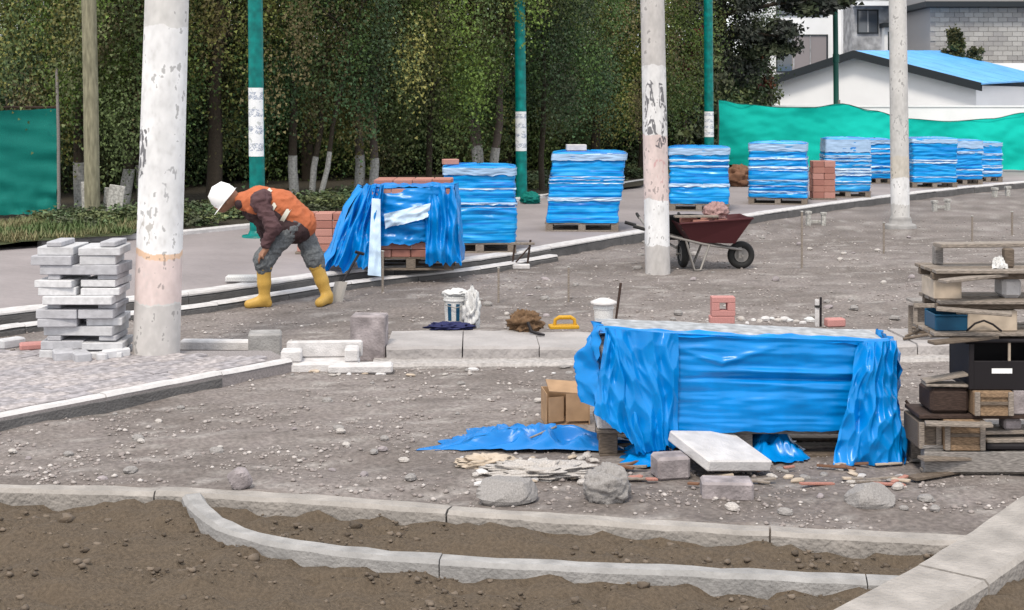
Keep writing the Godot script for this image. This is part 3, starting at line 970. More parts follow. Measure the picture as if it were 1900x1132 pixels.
func build_trees() -> void:
	var olive := [Color(0.125, 0.155, 0.052), Color(0.092, 0.130, 0.060), Color(0.155, 0.158, 0.060), Color(0.10, 0.12, 0.064), Color(0.125, 0.115, 0.070)]
	var deep := [Color(0.080, 0.115, 0.056), Color(0.11, 0.13, 0.056), Color(0.08, 0.092, 0.056)]
	var crowns := []
	for v in 4: crowns.append(crown_mesh(40 + v, 1.35 + 0.15 * v, 7.6, 1.7, 105, 460, 0.075, olive, 0.8))
	var high := crown_mesh(47, 3.3, 8.2, 1.8, 90, 460, 0.075, olive, 0.8)
	var crowns2 := []
	for v in 2: crowns2.append(crown_mesh(60 + v, 0.5, 8.4, 2.1, 105, 380, 0.09, deep, 0.6))
	# front row: white-limed trunks; [px, base row, stems, what sets it apart]
	var row := [
		[150, 417, [[0.0, 0.10, 0.0]], "slim tree with one white limed stem beside the beige pole"],
		[225, 412, [[0.0, 0.11, 0.12], [0.35, 0.08, -0.1]], "dark tree with two grey stems behind the white painted pole"],
		[395, 408, [[0.0, 0.15, 0.05]], "dark tree behind the white hard hat"],
		[548, 398, [[0.0, 0.09, -0.03], [0.28, 0.06, 0.12], [0.42, 0.05, 0.3]], "tree with three slim whitewashed stems, one slanting"],
		[665, 388, [[0.0, 0.10, -0.02], [0.26, 0.09, 0.05]], "tree with two whitewashed stems behind the blue tarp pile"],
		[795, 382, [[0.0, 0.07, 0.06]], "thin brown stemmed tree behind the red bricks"],
		[888, 372, [[0.0, 0.12, -0.03], [0.35, 0.10, 0.05], [-0.12, 0.06, 0.02]], "tree with several bare pale brown stems left of a teal pole"],
		[1006, 366, [[0.0, 0.07, 0.0]], "dark leafy tree right of the teal pole with the green base"],
		[1100, 358, [[0.0, 0.12, 0.05]], "dense olive tree behind the leaning blue pallet"],
		[1190, 352, [[0.0, 0.12, 0.0]], "dense dark tree behind the pole with black scribbles"],
	]
	for i in row.size():
		var q: Array = row[i]
		var p := P(q[0], q[1], 0.2)
		var dd := -p.z + (2.2 if i < 8 else 5.5)
		p = Vector3((q[0] - CX) / FL * dd, 0.2, -dd)
		var t := thing("roadside_tree", q[3], "tree", p, 0.0, "trees along the road")
		var g := RandomNumberGenerator.new()
		g.seed = 300 + i
		for st in q[2]:
			var base := Vector3(st[0], -0.05, g.randf_range(-0.1, 0.1))
			var lean := Vector3(st[2] * 4.5, 6.0, g.randf_range(-0.3, 0.3))
			var pts := trunk_points(g, base, lean, 8, 0.06)
			var radii := []
			for k in 9: radii.append(st[1] * (1.0 - 0.085 * k))
			part("trunk", tube_mesh(pts, radii, 9), M.bark_pale if i in [4, 6] else M.bark, t)
			if i in [0, 1, 3, 4, 6]:                   # lime wash on the foot of the stem
				var top: float = [0.95, 0.85, 0.0, 1.0, 0.95, 0.0, 1.05][i] * g.randf_range(0.9, 1.06)
				var k := int(top / 0.75) + 1
				var wp := [pts[0]]
				var wr: Array = [radii[0] * 1.06]
				wp.append(pts[0].lerp(pts[1], minf(top / 0.75, 1.0))); wr.append(lerpf(radii[0], radii[1], minf(top / 0.75, 1.0)) * 1.06)
				if k > 1:
					wp.append(pts[1].lerp(pts[2], (top - 0.75) / 0.75)); wr.append(lerpf(radii[1], radii[2], (top - 0.75) / 0.75) * 1.06)
				part("lime_wash", tube_mesh(wp, wr, 12), M.lime, t)
			for b in 4:
				var kb := 3 + b
				var from: Vector3 = pts[kb]
				var an := g.randf() * TAU
				part("branch", tube_mesh([from, from + Vector3(cos(an) * 0.5, 0.45, sin(an) * 0.5), from + Vector3(cos(an) * 1.1, 0.7, sin(an) * 1.1)], [st[1] * 0.4, st[1] * 0.28, 0.01], 6), M.bark, t)
		part("crown", crowns[i % 4] if i != 6 else high, M.leaves[i * 3 % 4], t, Transform3D(Basis(Vector3.UP, i * 1.9).scaled(Vector3(1.05, 1.0, 1.05)), Vector3(0.15, 0.1, 0)))
	# second row
	for i in 15:
		var px := 20.0 + i * 92.0
		var d := 28.0 + i * 1.0 + (i % 3) * 0.8
		var p := Vector3((px - CX) / FL * d, 0.2, -d)
		var t := thing("background_tree", "dense dark tree in the back row behind the roadside trees", "tree", p, i * 2.3, "back row of dark trees")
		var g := RandomNumberGenerator.new()
		g.seed = 500 + i
		var pts := trunk_points(g, Vector3(0, -0.05, 0), Vector3(0, 7.5, 0), 6, 0.1)
		part("trunk", tube_mesh(pts, [0.16, 0.15, 0.13, 0.11, 0.09, 0.06, 0.03], 8), M.bark, t)
		part("crown", crowns2[i % 2], M.leaves[(i * 3 + 1) % 4], t, Transform3D(Basis().scaled(Vector3(1, 1, 1)), Vector3(0, 0.1, 0)))
	# hedge that closes the gaps between the trunks
	var hm := crown_mesh(81, 0.05, 3.4, 1.6, 170, 90, 0.2, deep, 0.1)
	for i in 15:
		var px := 0.0 + i * 96.0
		var d := 32.0 + i * 1.0
		solo("hedge_bush", hm, M.leaf, "dark evergreen hedge bush in the gap behind the tree trunks", "bush", at(Vector3((px - CX) / FL * d, 0.15, -d), i * 1.3), "hedge bushes behind the trees")
	var um := crown_mesh(83, 0.02, 0.55, 0.85, 60, 80, 0.10, deep, 0.0)
	for i in 16:
		var f := i / 15.0
		var q := Vector2(-6.0, 20.4).lerp(Vector2(-4.8, 21.5), f * 5.0) if f < 0.2 else Vector2(-4.8, 21.5).lerp(Vector2(4.6, 37.5), (f - 0.2) / 0.8)
		solo("low_bush", um, M.leaf, "low dark undergrowth bush at the edge of the tree bed", "bush", Transform3D(Basis(Vector3.UP, i * 1.7).scaled(Vector3(1, 0.55, 1)), Vector3(q.x - 0.5, 0.16, -q.y - 0.5)), "undergrowth along the road")
	# dark conifer and shrubs next to the houses
	var cd := 41.5
	var t := thing("conifer", "dark spreading conifer overhanging the left end of the white house", "tree", Vector3((1338 - CX) / FL * cd, 0.1, -cd))
	part("trunk", tube_mesh([Vector3(0, -0.1, 0), Vector3(0.05, 2.5, 0), Vector3(0, 6, 0), Vector3(0, 9, 0)], [0.2, 0.17, 0.11, 0.03], 9), M.bark, t)
	var dark := [Color(0.034, 0.040, 0.032), Color(0.045, 0.056, 0.032), Color(0.030, 0.034, 0.030)]
	part("crown", crown_mesh(90, 2.2, 9.5, 1.35, 170, 130, 0.15, dark, 0.0), M.leaf, t)
	var s := begin()
	for b in [[Vector3(0, 4.6, 0), Vector3(1.6, 4.9, 0.3), Vector3(3.2, 5.05, 0.5)], [Vector3(0, 3.9, 0), Vector3(1.2, 4.0, 0.3), Vector3(2.1, 3.9, 0.4)]]: tube(s, b, [0.08, 0.05, 0.015], 6)
	part("branch", done(s), M.bark, t)
	part("branch_foliage", crown_mesh(91, 4.75, 5.4, 0.75, 26, 90, 0.18, dark, 0.0), M.leaf, t, Transform3D(Basis().scaled(Vector3(1.5, 1, 1)), Vector3(2.6, 0, 0.4)))
	part("branch_foliage", crown_mesh(92, 3.5, 4.3, 0.7, 26, 90, 0.18, dark, 0.0), M.leaf, t, Transform3D(Basis().scaled(Vector3(1.1, 1, 1)), Vector3(1.6, 0, 0.4)))
	var rusty := [Color(0.15, 0.055, 0.03), Color(0.03, 0.04, 0.02), Color(0.10, 0.03, 0.03), Color(0.03, 0.035, 0.02), Color(0.05, 0.04, 0.03)]
	var sh := thing("flowering_shrub", "rusty red flowering shrub growing against the conifer", "shrub", Vector3((1398 - CX) / FL * 43.5, 0.1, -43.5))
	part("stem", tube_mesh([Vector3(0, -0.1, 0), Vector3(0.05, 1.2, 0), Vector3(0.1, 2.6, 0)], [0.07, 0.06, 0.02], 7), M.bark, sh)
	part("foliage", crown_mesh(93, 1.4, 4.0, 0.62, 60, 80, 0.14, rusty, 0.0), M.leaf, sh)
	var sh2 := thing("red_leaved_shrub", "tall red leaved climber beside the pole with black scribbles", "shrub", Vector3((1268 - CX) / FL * 39.0, 0.1, -39.0))
	part("stem", tube_mesh([Vector3(0, -0.1, 0), Vector3(0.05, 2.0, 0), Vector3(0.1, 4.0, 0)], [0.08, 0.06, 0.02], 7), M.bark, sh2)
	part("foliage", crown_mesh(94, 2.4, 4.8, 0.5, 40, 80, 0.14, [Color(0.11, 0.02, 0.02), Color(0.03, 0.03, 0.02), Color(0.05, 0.02, 0.02)], 0.0), M.leaf, sh2)
	for i in 3:
		solo("dark_bush", hm, M.leaf, "low black green bush at the left end of the bright green fence", "bush", at(Vector3((1250.0 + i * 42 - CX) / FL * (40.5 + i), 0.0, -(40.5 + i)), i * 2.0), "bushes at the fence end")
	var cy := thing("cypress", "small brownish green cypress in front of the block building", "tree", Vector3((1775 - CX) / FL * 56.0, 0.0, -56.0))
	part("trunk", tube_mesh([Vector3(0, -0.1, 0), Vector3(0, 2.5, 0), Vector3(0, 5.0, 0)], [0.1, 0.08, 0.02], 7), M.bark, cy)
	part("crown", crown_mesh(95, 1.0, 5.0, 0.52, 130, 120, 0.13, [Color(0.065, 0.065, 0.025), Color(0.045, 0.055, 0.02)], 0.0), M.leaf, cy)
	part("side_tuft", crown_mesh(96, 3.6, 4.3, 0.3, 14, 60, 0.15, [Color(0.06, 0.065, 0.03)], 0.0), M.leaf, cy, Transform3D(Basis(), Vector3(0.75, 0, 0)))
	# grass on the verge below the left fence
	struct("verge", grid(40, 16, func(u, v):
		var x: float = lerpf(-12, -5.35, u)
		var near: float = 20.6 + (x + 4.8) * 0.95 - 0.35
		return Vector3(x, 0.24 + 0.08 * sin(PI * v) + 0.03 * nz.get_noise_2d(x * 4.0, v * 9.0), -(near + v * 3.6))), M.verge)
	var gm := MultiMesh.new()
	gm.transform_format = MultiMesh.TRANSFORM_3D
	gm.use_colors = true
	var blade := begin()
	blade.set_color(Color(1, 1, 1))
	for k in 5:
		var an := k * 1.26
		var dv := Vector3(cos(an), 0, sin(an))
		var pv := Vector3(-dv.z, 0, dv.x) * 0.009
		blade.add_vertex(dv * 0.02 - pv); blade.add_vertex(dv * 0.02 + pv); blade.add_vertex(dv * 0.07 + Vector3(0, 0.05 + 0.012 * k, 0))
	blade.generate_normals()
	gm.mesh = blade.commit()
	gm.instance_count = 5200
	for i in 5200:
		var x := rng.randf_range(-12, -5.4)
		var near := 20.6 + (x + 4.8) * 0.95 - 0.3
		var v := rng.randf()
		gm.set_instance_transform(i, Transform3D(Basis(Vector3.UP, rng.randf() * TAU).scaled(Vector3.ONE * rng.randf_range(0.6, 1.5)), Vector3(x, 0.24 + 0.08 * sin(PI * v), -(near + v * 3.5))))
		var c := Color(0.085, 0.13, 0.045).lerp(Color(0.24, 0.20, 0.11), clampf(rng.randf() * rng.randf() + 1.2 * nz.get_noise_2d(x * 2.0, v * 8.0), 0, 1))
		gm.set_instance_color(i, c)
	var go := MultiMeshInstance3D.new()
	go.name = numbered("grass")
	go.multimesh = gm
	go.material_override = M.leaf
	add_child(go)
	metas(go, "short green and straw coloured grass below the dark green net", "grass", "", "stuff")

# ------------------------------------------------------------------ fences and poles
func build_fences() -> void:
	var d := 39.0
	var k := d / FL
	var x0 := (1334 - CX) * k
	var f := thing("mesh_fence", "bright green shade net sagging between posts before white houses", "fence", Vector3(x0, ROAD, -d))
	var tops := [[1334, 186], [1380, 194], [1450, 200], [1510, 200], [1560, 193], [1620, 206], [1680, 221], [1760, 226], [1840, 221], [1900, 210], [1990, 196], [2100, 210]]
	var len: float = (2100 - 1334) * k
	var topf := func(u: float) -> float:
		var px := lerpf(1334, 2100, u)
		for i in tops.size() - 1:
			if px <= tops[i + 1][0]:
				var t: float = (px - tops[i][0]) / float(tops[i + 1][0] - tops[i][0])
				t = t * t * (3 - 2 * t)
				return HC + (YH - lerpf(tops[i][1], tops[i + 1][1], t)) * k - ROAD
		return 1.9
	part("net", grid(220, 40, func(u, v):
		var top: float = topf.call(u)
		var bot: float = 0.06 + 0.22 * clampf(1.0 - u * 9.0, 0.0, 1.0) + 0.03 * nz2.get_noise_2d(u * 500.0, 3.0)
		var y: float = lerpf(bot, top, v)
		var sag: float = top - 2.1
		var fold := nz2.get_noise_2d(u * 160.0, (y - sag * 2.2) * 26.0)
		var fold2 := nz2.get_noise_2d(u * 420.0 + 90.0, (y + sag) * 60.0)
		return Vector3(u * len, y, 0.15 * fold + 0.07 * fold2 + 0.10 * sin(PI * v) * sin(u * 21.0))), M.net, f)
	var cable := []
	var cr := []
	for i in 61:
		var u := i / 60.0
		cable.append(Vector3(u * len, topf.call(u) + 0.01, 0.0)); cr.append(0.012)
	part("cable", tube_mesh(cable, cr, 5), M.dark_green, f)
	for px in [1336, 1560, 1990]:
		var x: float = (px - 1334) * k
		part("post", tube_mesh([Vector3(x, -0.15, -0.22), Vector3(x, 2.02 if px != 1990 else 1.95, -0.2)], [0.035, 0.035], 8), M.wood_grey, f)
	# darker net on the left
	d = 23.0
	k = d / FL
	var xr := (106 - CX) * k
	var g := thing("dark_mesh_fence", "dark green net panel on a thin post above the grass", "fence", Vector3(xr, 0.22, -d))
	part("net", grid(70, 30, func(u, v):
		var x: float = lerpf(-3.2, 0.0, u)
		var y: float = lerpf(0.03 + 0.06 * nz2.get_noise_2d(x * 90.0, 1.0), 1.78 - 0.05 * sin(PI * clampf(u * 1.0, 0, 1)) + 0.02 * nz2.get_noise_2d(x * 60.0, 0), v)
		var low: float = clampf(1.0 - v * 2.2, 0.0, 1.0)
		return Vector3(x, y, 0.05 * nz2.get_noise_2d(x * 14.0, y * 110.0) + 0.006 * sin(y * 19.0 + x * 3.5) + 0.14 * low * nz2.get_noise_2d(x * 90.0, y * 60.0))), M.net_dark, g)
	part("post", tube_mesh([Vector3(0.03, -0.2, 0), Vector3(0.02, 1.4, 0), Vector3(-0.01, 2.45, 0)], [0.03, 0.028, 0.025], 8), M.wood_grey, g)
	part("rail", tube_mesh([Vector3(-3.2, 1.80, -0.03), Vector3(0, 1.80, -0.03)], [0.018, 0.018], 6), M.wood_dark, g)

func painted_pole(called: String, label: String, base: Vector3, r0: float, r1: float, height: float, lean: Vector2, tex: Texture2D) -> Node3D:
	var t := thing(called, label, "pole", base)
	part("shaft", grid(40, 24, func(u, v):
		var an: float = TAU * u + PI
		var r: float = lerpf(r0, r1, v) * (1.0 + 0.006 * nz2.get_noise_2d(u * 90.0, v * 300.0))
		return Vector3(sin(an) * r + lean.x * v * height, v * height - 0.15, cos(an) * r + lean.y * v * height)), uvmat(tex, 0.7), t)
	part("cap", tube_mesh([Vector3(lean.x * height, height - 0.16, 0), Vector3(lean.x * height, height - 0.1, 0)], [r1 * 1.02, r1 * 0.98], 16), M.conc, t)
	return t

func teal_pole(px: float, base_row: float, r: float, lean: float, label: String, poster: Array, m: Material) -> void:
	var p := P(px, base_row, ROAD)
	var d := -p.z
	var t := thing("teal_pole", label, "pole", p)
	var hh := 9.0
	part("shaft", grid(24, 6, func(u, v):
		var an: float = TAU * u + PI
		return Vector3(sin(an) * r * (1.0 - 0.12 * v) + lean * v * hh, v * hh - 0.02, cos(an) * r * (1.0 - 0.12 * v))), m, t)
	part("base_flange", tube_mesh([Vector3(0, -0.01, 0), Vector3(0, 0.03, 0), Vector3(0, 0.032, 0), Vector3(0, 0.1, 0)], [r * 2.0, r * 2.0, r * 1.3, r * 1.03], 20), m, t)
	part("top_cap", tube_mesh([Vector3(lean * hh, hh - 0.03, 0), Vector3(lean * hh, hh + 0.01, 0)], [r * 0.9, r * 0.85], 20), m, t)
	if poster.size():
		var y0: float = HC + (YH - poster[1]) * d / FL - ROAD
		var y1: float = HC + (YH - poster[0]) * d / FL - ROAD
		part("pasted_bill", grid(14, 10, func(u, v):
			var an: float = lerpf(-1.35, 1.25, u)
			var y: float = lerpf(y0, y1, v)
			var rr: float = r * (1.0 - 0.12 * y / hh) + 0.004 + 0.002 * nz2.get_noise_2d(u * 200.0, v * 400.0)
			return Vector3(sin(an) * rr + lean * y, y, cos(an) * rr)), M.poster, t)

func build_poles() -> void:
	var white := Color(0.69, 0.69, 0.70)
	var pink := Color(0.62, 0.50, 0.48)
	var grey := Color(0.48, 0.46, 0.45)
	var ink := Color(0.07, 0.07, 0.08)
	# near pole on the sidewalk
	var b := P(289, 655, 0.1)
	painted_pole("utility_pole", "thick white painted concrete pole with a pinkish foot, beside the slab pile", b, 0.185, 0.15, 8.0, Vector2(0.030, 0), pole_image(3, 8.0, Color(0.56, 0.55, 0.54), [[0.10, 0.55, grey, 1.0], [0.56, 0.93, pink, 0.85], [0.93, 2.75, white, 0.97], [0.93, 0.98, Color(0.60, 0.33, 0.15), 0.7]],
		[[0.35, 1.72, 0.13, 0.26, 0.9, ink], [0.42, 1.15, 0.10, 0.14, 0.2, Color(0.4, 0.38, 0.36)], [0.60, 1.5, 0.1, 0.2, 0.1, Color(0.35, 0.35, 0.36)]]))
	# middle pole on the dug ground
	b = P(1221, 506, 0.0)
	painted_pole("utility_pole", "concrete pole with black scribbles, pink band and white lower part", b, 0.155, 0.135, 9.0, Vector2(-0.020, 0), pole_image(8, 9.0, Color(0.46, 0.44, 0.43), [[0.0, 0.5, grey, 1.0], [0.5, 1.06, white, 1.0], [1.06, 1.85, pink, 0.8], [1.85, 2.7, white, 0.75]],
		[[0.5, 2.2, 0.3, 0.5, 1.0, ink], [0.56, 1.75, 0.12, 0.12, 1.0, ink], [0.55, 1.45, 0.12, 0.2, 0.1, Color(0.5, 0.3, 0.3)]]))
	# right pole with a stepped foot
	b = P(1671, 424, 0.0)
	var t := painted_pole("utility_pole", "bare pale grey concrete pole on a stepped round foot", b, 0.155, 0.13, 9.0, Vector2(-0.012, 0), pole_image(12, 9.0, Color(0.50, 0.49, 0.48), [[0.55, 1.0, white, 0.8], [1.0, 1.35, Color(0.52, 0.46, 0.36), 0.5]], [[0.5, 1.9, 0.2, 0.3, 0.1, Color(0.3, 0.3, 0.3)]]))
	part("foot", lathe([Vector2(0.26, -0.05), Vector2(0.26, 0.05), Vector2(0.24, 0.075), Vector2(0.185, 0.085), Vector2(0.18, 0.16), Vector2(0.162, 0.2), Vector2(0.12, 0.2)], 28), M.conc, t)
	teal_pole(478, 440, 0.112, -0.010, "thick teal steel pole with a long white bill, behind the worker", [163, 290], M.teal)
	teal_pole(968, 372, 0.112, -0.010, "teal steel pole with printed white bill between two wrapped pallets", [207, 280], M.teal)
	teal_pole(1316, 338, 0.118, -0.006, "teal steel pole with small white bill at the green fence end", [207, 254], M.teal)
	var dp := thing("dark_green_pole", "slim dark green pole rising behind the bright green fence", "pole", Vector3((1553 - CX) / FL * 42.0, 0.0, -42.0))
	part("shaft", tube_mesh([Vector3(0, -0.1, 0), Vector3(-0.04, 4.0, 0), Vector3(-0.1, 9.0, 0)], [0.085, 0.08, 0.07], 12), M.dark_green, dp)
	part("clamp", tube_mesh([Vector3(-0.03, 3.30, 0), Vector3(-0.03, 3.55, 0)], [0.1, 0.1], 12), M.dark_green, dp)
	var bp := thing("timber_pole", "tall beige timber pole standing in the grass", "pole", P(172, 420, 0.22))
	part("shaft", tube_mesh([Vector3(0, -0.1, 0), Vector3(-0.03, 2.0, 0), Vector3(-0.09, 5.0, 0), Vector3(-0.13, 8.0, 0)], [0.118, 0.114, 0.105, 0.09], 14), M.beige_pole, bp)
	for q in [[213, 418, 0.12, 0.62, 0.14, "white"], [158, 416, 0.05, 0.66, -0.03, "pale"], [196, 417, 0.035, 0.58, 0.06, "narrow white"]]:
		var s := begin()
		box(s, Vector3(0, q[3] * 0.5, 0), Vector3(q[2] * 2.0, q[3], 0.03), Basis(Vector3.FORWARD, q[4]), 0.008)
		solo("marker_board", done(s), M.lime, "%s whitewashed board standing upright beside the beige timber pole" % q[5], "board", at(P(q[0], q[1] + 1, 0.22)))

# ------------------------------------------------------------------ pallets
var pallet_cache := {}

func add_pallet(parent: Node3D, w: float, d: float, h: float, mats: Array, called := "pallet") -> Node3D:
	var root := Node3D.new()
	root.name = called
	parent.add_child(root, true)
	var bt := 0.02
	var n := 5
	for k in n:
		part("board", box_mesh(Vector3(w, bt, d / n * 0.78), 0.003), mats[k % mats.size()], root, at(Vector3(0, h - bt, -d * 0.5 + d / n * (k + 0.5))))
	for k in 3:
		part("runner", box_mesh(Vector3(w * 0.98, bt, 0.09), 0.003), mats[(k + 1) % mats.size()], root, at(Vector3(0, 0, (k - 1) * (d * 0.5 - 0.06))))
	for k in 9:
		part("block", box_mesh(Vector3(0.11, h - bt * 2.0 - 0.002, 0.085), 0.004), mats[k % mats.size()], root, at(Vector3((k % 3 - 1) * (w * 0.5 - 0.07), bt + 0.001, (k / 3 - 1) * (d * 0.5 - 0.06))))
	return root

func rect_path(u: float, w: float, d: float, rad: float) -> Vector3:      # rounded rectangle, counter-clockwise seen from above
	var hw := w * 0.5
	var hd := d * 0.5
	var t := fmod(u + 0.001, 1.0) * (2.0 * (w + d))
	var p: Vector3
	if t < w: p = Vector3(-hw + t, 0, hd)
	elif t < w + d: p = Vector3(hw, 0, hd - (t - w))
	elif t < 2.0 * w + d: p = Vector3(hw - (t - w - d), 0, -hd)
	else: p = Vector3(-hw, 0, -hd + (t - 2.0 * w - d))
	var cx := clampf(p.x, -hw + rad, hw - rad)
	var cz := clampf(p.z, -hd + rad, hd - rad)
	var v := Vector3(p.x - cx, 0, p.z - cz)
	if v.length() > rad: v = v.normalized() * rad
	return Vector3(cx, 0, cz) + v

func wrap_mesh(w: float, d: float, h: float, sd: int, lean: float) -> ArrayMesh:
	return grid(96, 46, func(u, v):
		var uu: float = fmod(u, 1.0)
		var q := rect_path(uu, w, d, 0.05)
		var out := Vector3(q.x / (w * w), 0, q.z / (d * d)).normalized()
		var an: float = uu * TAU
		var y: float = v * h
		var inward := 0.0
		if v > 0.955:                        # folded over the top
			inward = (v - 0.955) / 0.045
			y = h * 0.955 + h * 0.045 * sqrt(inward) * 0.9
			q *= 1.0 - 0.9 * inward * inward
		var ridge := 1.0 - 2.0 * absf(nz2.get_noise_3d(cos(an) * 22.0 + sd * 60.0, y * 520.0 + 25.0 * sin(an * 2.0 + sd), sin(an) * 22.0))
		var cross := nz2.get_noise_3d(cos(an) * 90.0, y * 190.0 + sd * 30.0, sin(an) * 90.0)
		var course := absf(sin(y / 0.115 * PI))
		var dsp := 0.026 * ridge + 0.022 * cross + 0.012 * course - 0.02
		q *= 1.0 + 0.03 * nz3.get_noise_2d(v * 2.0 + sd * 3.0, sd)
		return Vector3(q.x, y, q.z) + out * dsp * (1.0 - inward) + Vector3(lean * y, 0.015 * cross * inward, 0))

# Pale ring imitating glints on the film, or a cover pulled over the load.
func band_mesh(w: float, d: float, y0: float, y1: float, sd: int, lean: float, hem: float, lh: float, wsd: int) -> ArrayMesh:
	return grid(96, 8, func(u, v):
		var uu: float = fmod(u, 1.0)
		var an: float = uu * TAU
		var q := rect_path(uu, w + 0.034, d + 0.034, 0.06)
		var out := Vector3(q.x / (w * w), 0, q.z / (d * d)).normalized()
		var wob := nz3.get_noise_2d(cos(an) * 2.4 + sd, sin(an) * 2.4)
		var wob2 := nz3.get_noise_2d(cos(an) * 7.0 + sd * 3.0, sin(an) * 7.0)
		var y: float = lerpf(y0 + hem * (wob + 0.6 * wob2), y1 + hem * 0.4 * wob, v)
		var r := 1.0 - 2.0 * absf(nz3.get_noise_3d(cos(an) * 2.0, y * 22.0 + sd, sin(an) * 2.0))
		q *= 1.0 + 0.03 * nz3.get_noise_2d(y / lh * 2.0 + wsd * 3.0, wsd)
		return Vector3(q.x + lean * y, y, q.z) + out * 0.012 * r)

func wrapped_pallet(x0: float, x1: float, top: float, base: float, turn: float, v: int, label: String, lean := 0.0) -> Node3D:
	var p := P((x0 + x1) * 0.5, base, ROAD)
	var d := -p.z
	var w := (x1 - x0) / FL * d * 0.97
	var hh := (base - top) / FL * d
	var dep := 0.95
	p.z -= dep * 0.5
	p.x *= (d + dep * 0.3) / d
	var t := thing("wrapped_pallet", label, "pallet", p, turn, "blue wrapped pallets on the road")
	add_pallet(t, w + 0.04, dep + 0.02, 0.13, [M.wood[0], M.wood[1]])
	var lh := hh - 0.132
	part("film_wrap", wrap_mesh(w, dep, lh, v * 3 + int(x0), lean), M.wraps[v % 4], t, Transform3D(Basis(), Vector3(0, 0.132, 0)))
	var g := RandomNumberGenerator.new()
	g.seed = int(x0)
	var up := Transform3D(Basis(), Vector3(0, 0.132, 0))
	part("top_cover", band_mesh(w, dep, lh * g.randf_range(0.72, 0.9), lh * 0.955, int(x0), lean, 0.014, lh, v * 3 + int(x0)), M.cover, t, up)
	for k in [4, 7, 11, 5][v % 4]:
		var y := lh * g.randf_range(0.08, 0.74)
		part("glint_band", band_mesh(w, dep, y, y + g.randf_range(0.006, 0.04), int(x0) + k * 17, lean, 0.010, lh, v * 3 + int(x0)), M.cover if k % 3 else M.film_pale, t, up)  # thin pale rings stand in for sky glints on the film ridges
	return t

func wrap_top(t: Node3D) -> float:
	var w: MeshInstance3D = t.get_node("film_wrap")
	return w.position.y + w.mesh.get_aabb().end.y

func build_road_pallets() -> void:
	var t := wrapped_pallet(820, 958, 305, 470, 0.03, 0, "blue wrapped pallet touching the tarp covered brick pile")
	part("loose_brick", box_mesh(Vector3(0.2, 0.07, 0.12), 0.006), M.brick[1], t, at(Vector3(-0.38, wrap_top(t) - 0.012, 0.3), 0.3))
	t = wrapped_pallet(1012, 1150, 279, 430, -0.05, 3, "leaning blue wrapped pallet beside the pole with black scribbles", 0.11)
	part("box_on_top", box_mesh(Vector3(0.3, 0.09, 0.22), 0.006), M.conc_pale, t, at(Vector3(-0.22 + 0.11 * 1.2, wrap_top(t) - 0.012, 0.2), 0.1))
	wrapped_pallet(1243, 1355, 270, 392, -0.12, 0, "blue wrapped pallet standing behind the red wheelbarrow")
	wrapped_pallet(1393, 1503, 262, 380, -0.22, 1, "blue wrapped pallet with pale top, left of the unwrapped brick stack")
	wrapped_pallet(1530, 1614, 254, 367, -0.1, 2, "blue pallet with many white glint bands beside the unwrapped brick stack")
	wrapped_pallet(1600, 1652, 256, 341, -0.05, 3, "blue wrapped pallet half hidden behind the white streaked one")
	wrapped_pallet(1688, 1772, 254, 349, -0.05, 0, "blue wrapped pallet right of the bare grey concrete pole")
	wrapped_pallet(1752, 1818, 258, 343, -0.03, 3, "middle one of three blue pallets beyond the bare grey pole")
	wrapped_pallet(1800, 1854, 262, 338, 0.0, 1, "blue pallet farthest from the bare grey concrete pole")
	# unwrapped stacks of brick
	brick_stack("stack of pink bricks without film between two blue pallets", P(1530, 371, ROAD), 2, 6, 0.125, 3)
	brick_stack("low stack of pink bricks behind the blue tarp pile", P(600, 472, ROAD), 3, 5, 0.10, 3)

func brick_stack(label: String, p: Vector3, nx: int, ny: int, h: float, nzr: int) -> void:
	var t := thing("brick_stack", label, "bricks", p + Vector3(0, 0, -0.2))
	part("board", box_mesh(Vector3(nx * 0.225 + 0.06, 0.03, nzr * 0.12), 0.004), M.wood[0], t)
	var m := box_mesh(Vector3(0.22, h - 0.006, 0.115), 0.006)
	for y in ny:
		for x in nx:
			for z in nzr:
				if z != nzr - 1 and y != ny - 1 and x != 0 and x != nx - 1: continue
				part("brick", m, M.brick[rng.randi() % 3], t, at(Vector3((x - (nx - 1) * 0.5) * 0.226 + rng.randf_range(-0.006, 0.006), 0.031 + y * h, (z - (nzr - 1) * 0.5) * 0.12 + rng.randf_range(-0.004, 0.004)), rng.randf_range(-0.03, 0.03)))

